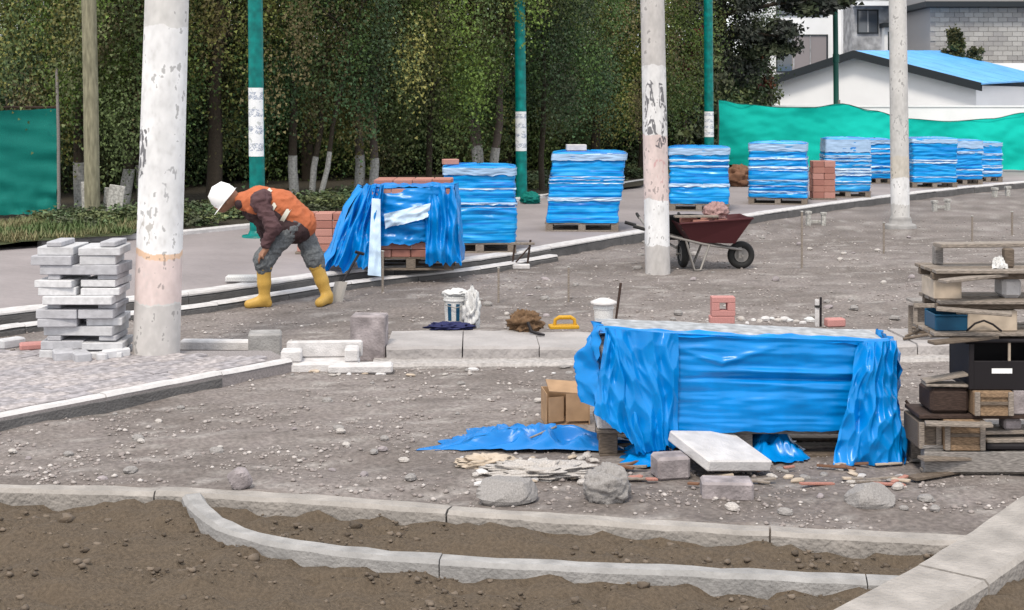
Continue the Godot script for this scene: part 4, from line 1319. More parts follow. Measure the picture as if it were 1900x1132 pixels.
func build_tarp_pallet() -> void:
	var p := P(762, 502, ROAD)
	p.z -= 0.5
	var d := -p.z - 0.5
	var k := d / FL
	var w := 0.92
	var t := thing("brick_pile", "pallet of red bricks with blue tarp slipping off its sides", "bricks", p)
	add_pallet(t, w + 0.1, 1.0, 0.15, [M.wood[2], M.wood[0]])
	var m := box_mesh(Vector3(0.222, 0.083, 0.115), 0.006)
	var ny := 10
	for y in ny:
		for x in 4:
			for z in 7:
				if y == ny - 1 and z > 4: continue
				if z < 6 and y < ny - 2 and x > 0 and x < 3: continue
				if y == ny - 1 and rng.randf() < 0.12: continue
				part("brick", m, M.brick[rng.randi() % 3], t, at(Vector3((x - 1.5) * 0.229 + rng.randf_range(-0.006, 0.006), 0.152 + y * 0.089, (z - 3) * 0.12 + 0.06 + rng.randf_range(-0.004, 0.004)), rng.randf_range(-0.03, 0.03)))
	var zf := 0.52
	var tx := func(px: float) -> float: return (px - 762) * k
	var ty := func(py: float) -> float: return (502 - py) * k
	var o := Vector3(0, 0, zf)
	# front sheet, left flap fanning out to the ground, right bunch, sheet over the left side
	part("tarp", film(Vector3(tx.call(700), ty.call(458), zf), Vector3(tx.call(812), ty.call(452), zf + 0.02), Vector3(tx.call(828), ty.call(349), zf - 0.04), Vector3(tx.call(690), ty.call(349), zf - 0.04), 60, 50, 0.045, 0.8, 2.0, 21, 0.05, 0.06), M.film, t)
	part("tarp", film(Vector3(tx.call(606), ty.call(496), zf + 0.30), Vector3(tx.call(700), ty.call(505), zf + 0.22), Vector3(tx.call(712), ty.call(347), zf - 0.02), Vector3(tx.call(664), ty.call(352), zf - 0.3), 60, 60, 0.10, 2.6, 0.9, 22, 0.10, 0.08), M.film, t)
	part("tarp", film(Vector3(tx.call(602), ty.call(494), zf - 0.9), Vector3(tx.call(606), ty.call(496), zf + 0.30), Vector3(tx.call(664), ty.call(352), zf - 0.3), Vector3(tx.call(668), ty.call(352), zf - 0.9), 30, 40, 0.06, 1.6, 0.9, 23, 0.05, 0.0), M.film, t)
	part("tarp", film(Vector3(tx.call(790), ty.call(492), zf + 0.10), Vector3(tx.call(858), ty.call(496), zf + 0.04), Vector3(tx.call(842), ty.call(345), zf - 0.08), Vector3(tx.call(790), ty.call(347), zf + 0.0), 44, 60, 0.07, 1.6, 1.0, 24, 0.08, 0.08), M.film, t)
	part("tarp", film(Vector3(tx.call(856), ty.call(494), zf + 0.04), Vector3(tx.call(852), ty.call(480), zf - 0.9), Vector3(tx.call(842), ty.call(346), zf - 0.9), Vector3(tx.call(842), ty.call(345), zf - 0.08), 40, 40, 0.03, 1.6, 1.0, 27, 0.03, 0.0), M.film, t)
	part("tarp", film(Vector3(tx.call(690), ty.call(349), zf - 0.035), Vector3(tx.call(842), ty.call(347), zf - 0.035), Vector3(tx.call(842), ty.call(341), zf - 0.30), Vector3(tx.call(690), ty.call(342), zf - 0.30), 50, 14, 0.012, 3.0, 0.6, 28, 0.0, 0.0), M.film, t)
	part("white_film_patch", film(Vector3(tx.call(716), ty.call(424), zf + 0.07), Vector3(tx.call(795), ty.call(404), zf + 0.08), Vector3(tx.call(800), ty.call(376), zf + 0.06), Vector3(tx.call(714), ty.call(396), zf + 0.06), 30, 14, 0.02, 1.6, 1.2, 29, 0.03, 0.1), M.film_pale, t)
	part("white_strip", film(Vector3(tx.call(688), ty.call(504), zf + 0.32), Vector3(tx.call(712), ty.call(506), zf + 0.32), Vector3(tx.call(708), ty.call(368), zf + 0.12), Vector3(tx.call(692), ty.call(366), zf + 0.12), 10, 50, 0.02, 0.5, 2.0, 25, 0.02, 0.0), M.film_pale, t)

func build_front_pallet() -> void:
	var d := 8.27
	var k := d / FL
	var x0 := (1098 - CX) * k
	var x1 := (1662 - CX) * k
	var w := x1 - x0
	var o := Vector3((x0 + x1) * 0.5, 0, -d)
	var dep := 0.52
	var t := thing("front_pallet", "long pallet of pale slabs under torn bright blue plastic film", "pallet", o, -0.01)
	var X := func(px: float) -> float: return (px - CX) * k - o.x
	var Y := func(py: float) -> float: return HC - (py - YH) * k
	var pal := add_pallet(t, w - 0.06, dep, 0.16, [M.wood[2], M.wood[0], M.wood[1]])
	pal.position = Vector3(0, 0, -dep * 0.5)
	# slabs on edge under the film
	var n := 9
	var sw := (w - 0.06) / n
	for i in n:
		part("slab", box_mesh(Vector3(sw - 0.008, 0.545 - 0.008 * i + rng.randf_range(-0.004, 0.004), dep - 0.05), 0.008), M.conc_pale, t, at(Vector3(-w * 0.5 + 0.03 + sw * (i + 0.5), 0.162, -dep * 0.5)))
	# white sheet on the top
	part("top_sheet", grid(70, 20, func(u, v):
		var x: float = lerpf(X.call(1112), X.call(1650), u)
		var y: float = 0.748 - 0.072 * u + 0.006 * nz2.get_noise_2d(u * 300.0, v * 60.0)
		return Vector3(x, y, lerpf(0.01, -dep + 0.02, v))), M.white_film, t)
	# front film: taut, with a swag at the top and ridges
	part("front_film", grid(130, 80, func(u, v):
		var px: float = lerpf(1150, 1600, u)
		var top: float = lerpf(612, 633, (px - 1110) / 540.0)
		var bot: float = 800 + 5.0 * nz2.get_noise_2d(u * 300.0, 0) + 10.0 * clampf(0.12 - u, 0, 1)
		var py: float = lerpf(bot, top, v)
		var x: float = X.call(px)
		var y: float = Y.call(py)
		var ridge := 1.0 - 2.0 * absf(nz3.get_noise_2d(u * 0.55 + 3.0, y * 7.5 + 0.4 * u))
		var z := 0.007 * ridge + 0.004 * nz3.get_noise_2d(u * 5.0, y * 26.0) + 0.012 * nz3.get_noise_2d(u * 2.2 + 7.0, y * 3.0)
		z += 0.020 * exp(-pow((y - (0.53 - 0.02 * u)) / 0.016, 2.0)) * clampf(u * 2.0 - 0.2, 0, 1)
		z -= 0.025 * exp(-pow((y - (0.475 - 0.01 * u)) / 0.014, 2.0)) * clampf(u * 1.6 - 0.1, 0, 1)
		var s1: float = 0.70 - absf(u - 0.42) * -0.42 - 0.13
		z += 0.022 * exp(-pow((y - s1) / 0.02, 2.0)) * clampf(1.0 - absf(u - 0.42) * 4.0, 0, 1)
		return Vector3(x, y + 0.006 * (1.0 - v) * ridge, 0.03 + z)), M.film, t)
	part("film_lip", film(Vector3(X.call(1112), Y.call(616), 0.035), Vector3(X.call(1655), Y.call(640), 0.035), Vector3(X.call(1650), 0.695, -0.05), Vector3(X.call(1115), 0.765, -0.05), 90, 8, 0.012, 3.0, 0.6, 4, 0.0, 0.0), M.film, t)
	# left bunch, hanging loose with a ragged corner, and the part that goes round the end
	part("left_flap", film(Vector3(X.call(1178), Y.call(838), 0.13), Vector3(X.call(1256), Y.call(828), 0.10), Vector3(X.call(1256), Y.call(618), 0.045), Vector3(X.call(1120), Y.call(606), 0.04), 80, 90, 0.036, 1.2, 0.8, 31, 0.05, 0.07, 0.65), M.film, t)
	part("left_flap", film(Vector3(X.call(1100), Y.call(762), 0.10), Vector3(X.call(1196), Y.call(836), 0.14), Vector3(X.call(1150), Y.call(608), 0.05), Vector3(X.call(1124), Y.call(606), 0.03), 60, 70, 0.032, 1.0, 0.8, 32, 0.04, 0.06, 0.65), M.film, t)
	part("left_flap", film(Vector3(X.call(1098), Y.call(745), -0.3), Vector3(X.call(1100), Y.call(762), 0.11), Vector3(X.call(1124), Y.call(606), 0.03), Vector3(X.call(1122), 0.76, -0.3), 40, 50, 0.05, 1.2, 1.2, 33, 0.09, 0.06, 0.35), M.film, t)
	# right bunch down to the ground
	part("right_flap", film(Vector3(X.call(1530), 0.0, 0.18), Vector3(X.call(1664), 0.0, 0.15), Vector3(X.call(1656), 0.70, 0.02), Vector3(X.call(1588), 0.69, 0.05), 90, 100, 0.046, 1.4, 1.0, 36, 0.06, 0.02, 0.6), M.film, t)
	part("right_flap", film(Vector3(X.call(1662), 0.0, 0.16), Vector3(X.call(1668), 0.02, -0.5), Vector3(X.call(1660), 0.69, -0.5), Vector3(X.call(1655), 0.70, 0.03), 50, 70, 0.04, 1.4, 1.2, 37, 0.02, 0.02, 0.5), M.film, t)
	# film trodden into the ground round it
	scrap("long strip of torn blue film lying left of the blue pallet", [[795, 838], [1000, 836], [1180, 842], [1165, 822], [1000, 800], [890, 800]], 0.09, 51)
	scrap("crumpled blue film under the leaning slab", [[1150, 864], [1245, 872], [1252, 836], [1160, 832]], 0.06, 52)
	scrap("heap of blue film right of the leaning slab", [[1385, 860], [1502, 860], [1480, 822], [1370, 806]], 0.10, 53)
	scrap("blue film tucked under the pallet edge", [[1256, 838], [1400, 820], [1395, 798], [1262, 800]], 0.10, 54)

func scrap(label: String, px: Array, hgt: float, sd: int) -> void:
	var pts := []
	var mid := Vector3.ZERO
	for q in px: pts.append(P(q[0], q[1], 0.0))
	for p in pts: mid += p
	mid /= pts.size()
	var n := pts.size()
	var mesh := grid(72, 26, func(u, v):
		var kk: float = fmod(u, 1.0) * n
		var i := int(kk)
		var e: Vector3 = pts[i % n].lerp(pts[(i + 1) % n], kk - i)
		var an: float = fmod(u, 1.0) * TAU
		e = mid + (e - mid) * (1.0 + 0.32 * nz2.get_noise_2d(cos(an) * 110.0 + sd * 90.0, sin(an) * 110.0))
		var p: Vector3 = e.lerp(mid, v)
		var q := p * 1.0
		var r := 1.0 - 2.4 * absf(nz3.get_noise_2d(q.x * 3.2 + sd * 20.0, q.z * 5.5))
		var r2 := 1.0 - 2.4 * absf(nz4.get_noise_2d(q.x * 7.0 + q.z * 3.0, q.z * 10.0 + sd * 20.0) + 0.5)
		var y := 0.012 + hgt * clampf(v * 1.7, 0.05, 1.0) * clampf(0.3 + 0.6 * r + 0.25 * r2, 0.05, 1.2)
		return Vector3(p.x - mid.x, y, p.z - mid.z))
	solo("film_scrap", mesh, M.film_scrap if sd == 51 else M.film, label, "plastic film", at(mid), "blue film scraps on the ground")

func build_junk_stack() -> void:
	var d := 7.9
	var k := d / FL
	var X := func(px: float) -> float: return (px - CX) * k
	var Y := func(py: float) -> float: return HC - (py - YH) * k
	var grp := "clutter stacked at the road end"
	var left: float = X.call(1712)
	var w := 1.05
	# bottom pallet
	var b := thing("wooden_pallet", "grey weathered wooden pallet at the bottom of the clutter stack", "pallet", Vector3(left + w * 0.5, 0, -d - 0.32), 0.0, grp)
	add_pallet(b, w, 0.66, 0.165, [M.wood_grey, M.wood[1]], "deck")
	part("side_board", box_mesh(Vector3(w, 0.115, 0.022), 0.004), M.wood_grey, b, at(Vector3(0, 0.022, 0.345)))
	var carton := func(label: String, x0: float, x1: float, y0: float, y1: float, dep: float, zf: float, m: Material, open: bool) -> void:
		var bw: float = X.call(x1) - X.call(x0)
		var bh: float = Y.call(y0) - Y.call(y1)
		var t := thing("wooden_crate", label, "crate", Vector3((X.call(x0) + X.call(x1)) * 0.5, Y.call(y1), -d + zf - dep * 0.5), 0.0, grp)
		part("body", box_mesh(Vector3(bw, bh, dep), 0.006), m, t)
		for sx in [-1, 1]: part("batten", box_mesh(Vector3(0.03, bh - 0.004, 0.014), 0.003), M.wood[1], t, at(Vector3(sx * (bw * 0.5 - 0.017), 0.002, dep * 0.5 + 0.0075)))
		for yy in [0.002, bh - 0.032]: part("batten", box_mesh(Vector3(bw - 0.066, 0.03, 0.012), 0.003), m, t, at(Vector3(0, yy, dep * 0.5 + 0.0065)))
		if open: part("slat", box_mesh(Vector3(bw - 0.066, 0.02, 0.01), 0.002), M.wood[2], t, at(Vector3(0, bh * 0.45, dep * 0.5 + 0.006)))
	carton.call("tan wooden crate standing on the grey weathered pallet", 1750, 1826, 778, 834.5, 0.3, 0.02, M.crate_wood, true)
	carton.call("dark brown wooden crate next to the tan one on the pallet", 1706, 1749, 784, 834.5, 0.3, -0.02, M.wood[2], false)
	# clear plastic tub and black tray on the right
	for q in [[0.125, 0.0, "lower"], [0.166, 0.03, "upper"]]:
		solo("packing_board", box_mesh(Vector3(0.34, 0.022, 0.14), 0.004), M.wood[1], "%s short board of two stacked on the black tray" % q[2], "board", at(Vector3(X.call(1886), Y.call(834.5) + q[0] - 0.09, -d - 0.08 - q[1]), 0.06), grp)
	solo("packing_block", box_mesh(Vector3(0.1, 0.06, 0.1), 0.01), M.conc_mauve, "greyish green block on the two boards of the black tray", "block", at(Vector3(X.call(1886), Y.call(834.5) + 0.099, -d - 0.1)), grp)
	solo("black_tray", box_mesh(Vector3(0.36, 0.034, 0.3), 0.01), M.black, "shallow black tray on the grey weathered pallet", "tray", at(Vector3(X.call(1886), Y.call(834.5), -d - 0.13)), grp)
	# second layer
	solo("support_plank", box_mesh(Vector3(0.62, 0.024, 0.3), 0.004), M.wood_dark, "dark plank lying across the two low wooden crates", "plank", at(Vector3(X.call(1706) + 0.31, Y.call(778) + 0.001, -d - 0.15)), grp)
	carton.call("wide tan wooden crate under the black crate", 1803, 1876, 724, 769, 0.3, 0.04, M.crate_wood, true)
	solo("grey_carton", box_mesh(Vector3(0.3, 0.14, 0.25), 0.006), M.conc_mauve, "pale grey box right of the wide tan wooden crate", "box", at(Vector3(X.call(1878) + 0.152, Y.call(769), -d - 0.12)), grp)
	solo("dark_block", box_mesh(Vector3(0.22, 0.14, 0.25), 0.02), M.wood_dark, "dark grey block left of the wide tan wooden crate", "block", at(Vector3(X.call(1765), Y.call(769), -d - 0.14)), grp)
	for q in [[1758, 716, -0.02, 0.24, "flat"], [1758, 703, 0.17, 0.25, "tilted"]]:
		var s := begin()
		box(s, Vector3.ZERO, Vector3(q[3], 0.014, 0.1), Basis(Vector3.BACK, q[2]), 0.003)
		solo("short_board", done(s), M.wood[1], "short %s pale board on the dark block left of the black crate" % q[4], "board", at(Vector3(X.call(q[0]), Y.call(q[1]), -d - 0.05)), grp)
	# black crate
	var cx0: float = X.call(1797)
	var cr := thing("black_crate", "black plastic crate with a small white label", "crate", Vector3(cx0 + 0.25, Y.call(724) + 0.001, -d - 0.17), 0.0, grp)
	var ch: float = Y.call(628) - Y.call(724) - 0.002
	var s2 := begin()
	box(s2, Vector3(0, 0.015, 0), Vector3(0.5, 0.03, 0.36), Basis(), 0.006)
	box(s2, Vector3(0, ch * 0.32, 0.172), Vector3(0.5, ch * 0.5, 0.016), Basis(), 0.004)
	box(s2, Vector3(0, ch * 0.5, -0.172), Vector3(0.5, ch - 0.06, 0.016), Basis(), 0.004)
	for sx in [-1, 1]: box(s2, Vector3(sx * 0.242, ch * 0.5, 0), Vector3(0.016, ch - 0.064, 0.324), Basis(), 0.004)
	part("body", done(s2), M.black, cr)
	part("rim", box_mesh(Vector3(0.52, 0.02, 0.38), 0.006), M.black, cr, at(Vector3(0, ch - 0.022, 0)))
	part("corner_post", box_mesh(Vector3(0.03, ch - 0.03, 0.03), 0.004), M.black, cr, at(Vector3(-0.236, 0.004, 0.17)))
	part("upright", box_mesh(Vector3(0.014, ch * 0.4, 0.012), 0.002), M.card_pale, cr, at(Vector3(-0.02, ch * 0.55, 0.17)))
	part("label_sticker", box_mesh(Vector3(0.115, 0.028, 0.002), 0.0), M.hat, cr, at(Vector3(-0.065, ch * 0.33, 0.182)))
	# upper decks: planks on blocks
	var deck := func(label: String, x0: float, row: float, th: float, m: Material, wd := 1.0) -> void:
		var t := thing("upper_deck", label, "pallet", Vector3(X.call(x0) + wd * 0.5, Y.call(row) - th, -d - 0.2), 0.0, grp)
		for kk in 4:
			part("board", box_mesh(Vector3(wd, 0.02, 0.085), 0.003), M.wood[kk % 2], t, at(Vector3(0.004 * kk, th - 0.02, -0.15 + kk * 0.1)))
		for kk in 2:
			part("bearer", box_mesh(Vector3(wd * 0.99, th - 0.022, 0.04), 0.004), m, t, at(Vector3(0, 0, -0.12 + kk * 0.24)))
	deck.call("lowest pallet deck of the upper stack, resting on the black crate", 1730, 618, 0.036, M.wood[0])
	deck.call("middle pallet deck above the open blue box", 1742, 559, 0.055, M.wood[2])
	deck.call("top pallet deck above the cream carton", 1734, 502, 0.058, M.wood[2])
	var bt := thing("blue_box", "open dark blue plastic box between two pallet decks", "box", Vector3(X.call(1775), Y.call(618) + 0.002, -d - 0.17), 0.0, grp)
	part("front", box_mesh(Vector3(0.20, 0.08, 0.012), 0.004), M.blue_plastic, bt, at(Vector3(0, 0, 0.10)))
	part("back", box_mesh(Vector3(0.20, 0.10, 0.012), 0.004), M.blue_plastic, bt, at(Vector3(0, 0, -0.10)))
	for sx in [-1, 1]: part("side", box_mesh(Vector3(0.012, 0.09, 0.186), 0.004), M.blue_plastic, bt, at(Vector3(sx * 0.093, 0, 0)))
	part("rim", box_mesh(Vector3(0.21, 0.012, 0.016), 0.003), M.blue_plastic, bt, at(Vector3(0, 0.081, 0.104)))
	solo("white_carton", box_mesh(Vector3(0.28, 0.118, 0.24), 0.006), M.card_pale, "off white carton beside the open blue box", "box", at(Vector3(X.call(1848), Y.call(618) + 0.001, -d - 0.17)), grp)
	solo("bent_wire", tube_mesh([Vector3(-0.1, 0.006, 0), Vector3(-0.05, 0.05, 0), Vector3(0, 0.066, 0), Vector3(0.05, 0.045, 0), Vector3(0.1, 0.006, 0)], [0.006, 0.006, 0.006, 0.006, 0.006], 6), M.black, "bent black cable lying before the off white carton", "cable", at(Vector3(X.call(1828), Y.call(618) + 0.001, -d - 0.02)), grp)
	solo("cream_carton", box_mesh(Vector3(0.16, 0.114, 0.24), 0.006), M.card_pale, "cream carton holding up the top pallet deck", "box", at(Vector3(X.call(1766), Y.call(559) + 0.001, -d - 0.19)), grp)
	solo("clear_jar", box_mesh(Vector3(0.11, 0.114, 0.16), 0.02), M.conc_pale, "small grey block under the top pallet deck", "block", at(Vector3(X.call(1892), Y.call(559) + 0.001, -d - 0.19)), grp)
	var st := begin()
	box(st, Vector3(0, 0.055, 0), Vector3(0.055, 0.11, 0.06), Basis(), 0.008)
	solo("wood_prop", done(st), M.wood[2], "short wooden prop under the highest loose board", "block", at(Vector3(X.call(1888), Y.call(502) + 0.001, -d - 0.15)), grp)
	solo("wood_prop", box_mesh(Vector3(0.05, 0.11, 0.06), 0.006), M.wood_grey, "grey wooden prop at the far end of the highest loose board", "block", at(Vector3(X.call(1770), Y.call(502) + 0.001, -d - 0.30)), grp)
	solo("loose_board", box_mesh(Vector3(0.7, 0.024, 0.12), 0.004), M.wood[1], "highest loose board crowning the clutter stack", "board", at(Vector3(X.call(1756) + 0.35, Y.call(502) + 0.113, -d - 0.22), 0.12), grp)
	solo("paper_scrap", film(Vector3(-0.05, 0, 0.02), Vector3(0.05, 0, 0.02), Vector3(0.02, 0.07, -0.02), Vector3(-0.03, 0.06, -0.02), 10, 10, 0.02, 2, 2, 3), M.white, "crumpled white paper on the top pallet deck", "paper", at(Vector3(X.call(1866), Y.call(502) + 0.001, -d - 0.1)), grp)
	for q in [[1700, 893, 0.34, 0.0, 0.5, "grey plank end lying on the ground before the bottom pallet"], [1722, 846, 0.30, -0.05, 0.25, "short plank sticking out of the bottom pallet deck"], [1738, 780, 0.36, 0.02, -0.2, "plank end poking out over the dark wooden crate"], [1748, 628, 0.42, 0.03, 0.3, "crooked plank wedged under the lowest upper deck"], [1762, 572, 0.4, -0.03, -0.35, "crooked plank wedged under the middle deck"], [1768, 514, 0.44, 0.04, 0.4, "crooked plank wedged under the top deck"]]:
		var sp := begin()
		box(sp, Vector3(q[2] * 0.28, 0.009, 0), Vector3(q[2], 0.018, 0.075), Basis(Vector3.BACK, q[3]), 0.003)
		solo("loose_plank", done(sp), M.wood[int(q[0]) % 3], q[5], "plank", at(Vector3(X.call(q[0]), maxf(Y.call(q[1]) - 0.012, 0.008), -d + (0.06 if q[1] < 890 else 0.1)), q[4]), grp)
	# broken crate and twigs behind, on the strip
	var p := P(1722, 622, 0.12)
	var bc := thing("broken_crate", "small broken wooden crate with sticks on the concrete strip", "crate", p)
	part("side", box_mesh(Vector3(0.30, 0.035, 0.02), 0.003), M.wood[1], bc, at(Vector3(0, 0.25, 0.1)))
	part("side", box_mesh(Vector3(0.28, 0.05, 0.02), 0.003), M.wood[2], bc, at(Vector3(0, 0.03, 0.1)))
	for x in [-0.13, -0.03, 0.11]: part("slat", box_mesh(Vector3(0.035, 0.25, 0.018), 0.003), M.wood[1], bc, at(Vector3(x, 0.0, 0.078)))
	part("back", box_mesh(Vector3(0.28, 0.24, 0.02), 0.003), M.wood[1], bc, at(Vector3(0, 0.0, -0.1)))
	part("lid_board", box_mesh(Vector3(0.36, 0.02, 0.2), 0.003), M.wood_grey, bc, at(Vector3(0.02, 0.286, 0)))
	for q in [[Vector3(-0.25, 0.02, 0.2), Vector3(0.1, 0.13, 0.15)], [Vector3(-0.2, 0.10, 0.22), Vector3(0.18, 0.02, 0.2)], [Vector3(-0.28, 0.01, 0.25), Vector3(0.3, 0.06, 0.18)]]:
		solo("stick", tube_mesh([q[0], q[0].lerp(q[1], 0.5) + Vector3(0, 0.02, 0), q[1]], [0.012, 0.015, 0.01], 6), M.wood[2], "rough stick lying against the small broken crate", "stick", at(p), "sticks by the broken crate")

# ------------------------------------------------------------------ pile of slabs and strip objects
func build_slab_pile() -> void:
	var p := P(145, 664, 0.1)
	var d := -p.z
	var g := RandomNumberGenerator.new()
	g.seed = 77
	var y := 0.1
	var layer := 0
	var lab := "rough grey concrete slab in the uneven pile beside the thick white pole"
	while y < 0.98:
		var two := layer % 3 != 2
		var th := g.randf_range(0.055, 0.075)
		for e in (2 if two else 1):
			var w := g.randf_range(0.27, 0.33) if two else g.randf_range(0.52, 0.62)
			var x := ((e - 0.5) * 0.33 if two else 0.0) + g.randf_range(-0.025, 0.025)
			var off := -0.03 * (y - 0.1)
			var t2 := th - (g.randf_range(0.0, 0.012) if e == 1 else 0.0)
			solo("concrete_slab", box_mesh(Vector3(w, t2, 0.4), 0.005), M.slab_grey[g.randi() % 3], lab, "concrete slab", at(p + Vector3(x + off, y - 0.1, -0.2 + g.randf_range(-0.05, 0.05)), g.randf_range(-0.11, 0.11)), "grey slabs piled beside the white pole")
		y += th + 0.001
		if layer % 3 == 1:                              # spacer blocks leave the dark gaps
			for e in [-0.2, 0.22]:
				solo("spacer_block", box_mesh(Vector3(g.randf_range(0.09, 0.16), 0.04, 0.34), 0.006), M.slab_grey[2], "small spacer block between slabs of the grey pile", "block", at(p + Vector3(e, y - 0.1, -0.2)), "spacers in the slab pile")
			y += 0.041
		layer += 1
	# broken pieces at its foot
	for i in 6:
		var q := P([20.0, 60, 118, 190, 215, 150][i], [645.0, 648, 668, 668, 664, 670][i], 0.1)
		solo("slab_fragment", box_mesh(Vector3(g.randf_range(0.12, 0.22), g.randf_range(0.04, 0.08), g.randf_range(0.08, 0.16)), 0.012), M.slab_grey[i % 3] if i != 1 else M.pink_brick, "pinkish brick fragment at the left of the slab pile" if i == 1 else "broken slab fragment at the foot of the grey slab pile", "fragment", at(q, g.randf() * 3.0), "fragments by the slab pile")

func bucket(r: float, h: float) -> ArrayMesh:
	return lathe([Vector2(0.0, 0.0), Vector2(r * 0.84, 0.0), Vector2(r * 0.86, 0.01), Vector2(r * 0.97, h * 0.84), Vector2(r * 1.04, h * 0.845), Vector2(r * 1.04, h * 0.88), Vector2(r, h * 0.89), Vector2(r * 1.0, h * 0.97), Vector2(r * 1.05, h), Vector2(r * 0.96, h * 0.995), Vector2(r * 0.8, 0.03), Vector2(0.0, 0.025)], 28)

func lump(r: Vector3, sd: int, rough := 0.5) -> ArrayMesh:       # crumpled bag on its base
	return grid(36, 26, func(u, v):
		var an: float = TAU * fmod(u, 1.0)
		var e: float = PI * (v - 0.5)
		var dir := Vector3(cos(e) * sin(an), sin(e), cos(e) * cos(an))
		var k: float = 1.0 + rough * (0.5 - absf(nz2.get_noise_3d(dir.x * 50.0 + sd * 19.0, dir.y * 50.0, dir.z * 50.0)) * 2.2) + rough * 0.4 * nz2.get_noise_3d(dir.x * 190.0, dir.y * 190.0 + sd * 9.0, dir.z * 190.0)
		var p := dir * r * k
		p.y = maxf(p.y + r.y * 0.8, 0.0)
		return p)

func build_strip_objects() -> void:
	var top := 0.12
	var b := thing("paint_bucket", "white bucket with blue printed side beside a white bag", "bucket", P(846, 603, top))
	part("body", bucket(0.11, 0.26), M.white, b)
	for q in [[-0.55, 0.35], [0.2, 0.3], [0.75, 0.2]]:
		part("print", grid(8, 4, func(u, v):
			var an: float = q[0] + (u - 0.5) * q[1]
			var y: float = lerpf(0.05, 0.2, v)
			var r: float = 0.11 * lerpf(0.86, 0.97, y / 0.218) + 0.0025
			return Vector3(sin(an) * r, y, cos(an) * r)), M.blue_plastic, b)
	part("handle", tube_mesh([Vector3(-0.115, 0.23, 0), Vector3(-0.09, 0.19, 0.1), Vector3(0, 0.17, 0.135), Vector3(0.09, 0.19, 0.1), Vector3(0.115, 0.23, 0)], [0.004, 0.004, 0.004, 0.004, 0.004], 5), M.steel, b)
	part("paper_lid", lump(Vector3(0.11, 0.045, 0.1), 6, 0.4), M.white, b, at(Vector3(0, 0.24, 0)))
	solo("white_bag", lump(Vector3(0.065, 0.17, 0.08), 9, 0.7), M.white, "crumpled white plastic bag leaning on the printed bucket", "bag", at(P(876, 608, top)))
	solo("navy_cloth", lump(Vector3(0.19, 0.035, 0.09), 12, 0.6), M.navy, "dark navy cloth lying before the printed bucket", "cloth", at(P(835, 612, top)))
	solo("brown_sack", lump(Vector3(0.13, 0.09, 0.1), 15, 0.7), M.sack, "crumpled brown leather bag on the concrete strip", "bag", at(P(974, 614, top)))
	var st := thing("bag_strap", "dark strap trailing from the brown leather bag", "strap", P(990, 620, top))
	part("band", tube_mesh([Vector3(-0.05, 0.10, 0), Vector3(-0.02, 0.03, 0.04), Vector3(0.04, 0.012, 0.06), Vector3(0.09, 0.01, 0.1)], [0.014, 0.014, 0.013, 0.01], 6), M.black, st)
	# yellow plastering float
	var fl := thing("plastering_float", "orange yellow plastering float on the concrete strip", "tool", P(1046, 609, top), 0.1)
	part("plate", box_mesh(Vector3(0.26, 0.03, 0.13), 0.006), M.yellow, fl)
	part("grip", tube_mesh([Vector3(-0.08, 0.031, 0), Vector3(-0.075, 0.075, 0), Vector3(-0.04, 0.095, 0), Vector3(0.06, 0.095, 0), Vector3(0.095, 0.075, 0), Vector3(0.1, 0.031, 0)], [0.016, 0.016, 0.019, 0.019, 0.016, 0.016], 8), M.yellow, fl)
	# white pail with a wide grey lid
	var w := thing("lidded_pail", "white pail with wide grey lid left of the blue pallet", "bucket", P(1120, 612, top))
	part("body", bucket(0.088, 0.22), M.white, w)
	part("lid", lathe([Vector2(0.0, 0.222), Vector2(0.10, 0.222), Vector2(0.115, 0.228), Vector2(0.115, 0.245), Vector2(0.09, 0.256), Vector2(0.04, 0.275), Vector2(0.0, 0.28)], 24), M.conc_pale, w)
	solo("trowel_handle", tube_mesh([Vector3(0, 0, 0), Vector3(0.02, 0.15, 0), Vector3(0.05, 0.36, -0.02)], [0.010, 0.012, 0.013], 7), M.wood_dark, "thin dark handle standing beside the lidded pail", "tool", at(P(1142, 600, top)))
	# pink bricks
	var hb := thing("hollow_brick", "pink hollow brick with square hole standing on another brick", "brick", P(1341, 600, top) + Vector3(0, 0.072, 0))
	var s := begin()
	for q in [[Vector3(0, 0.025, 0), Vector3(0.21, 0.05, 0.12)], [Vector3(0, 0.145, 0), Vector3(0.21, 0.05, 0.12)], [Vector3(-0.07, 0.085, 0), Vector3(0.07, 0.069, 0.118)], [Vector3(0.07, 0.085, 0), Vector3(0.07, 0.069, 0.118)]]: box(s, q[0], q[1], Basis(), 0.004)
	part("body", done(s), M.pink_brick, hb)
	solo("solid_brick", box_mesh(Vector3(0.22, 0.07, 0.12), 0.008), M.pink_brick, "pink brick lying flat under the hollow one", "brick", at(P(1339, 600, top)))
	solo("solid_brick", box_mesh(Vector3(0.17, 0.075, 0.1), 0.012), M.pink_brick, "single pink brick right of the grey marker post", "brick", at(P(1549, 606, top), 0.2))
	var mp := thing("marker_post", "short grey marker post left of the single pink brick", "post", P(1516, 606, top))
	part("stake", box_mesh(Vector3(0.035, 0.24, 0.03), 0.004), M.conc_pale, mp)
	part("rod", tube_mesh([Vector3(0.032, 0, 0), Vector3(0.034, 0.26, 0)], [0.01, 0.01], 7), M.black, mp)
	part("tie", tube_mesh([Vector3(0.01, 0.17, 0), Vector3(0.01, 0.19, 0)], [0.032, 0.032], 8), M.rubber, mp)
	for i in 12:
		var m := chunk_mesh(Vector3(1.6, 0.9, 1.2) * rng.randf_range(0.018, 0.04), 700 + i, 8, 8, 5)
		solo("rubble_piece", m, [M.stone_pale, M.conc_pale, M.white][i % 3], "small pale rubble piece on the strip right of the hollow brick", "rubble", at(P(1375 + i * 11.5, 598 + rng.randf_range(-4, 5), top) + Vector3(0, 0.012, 0), rng.randf() * 6.0), "rubble on the strip")
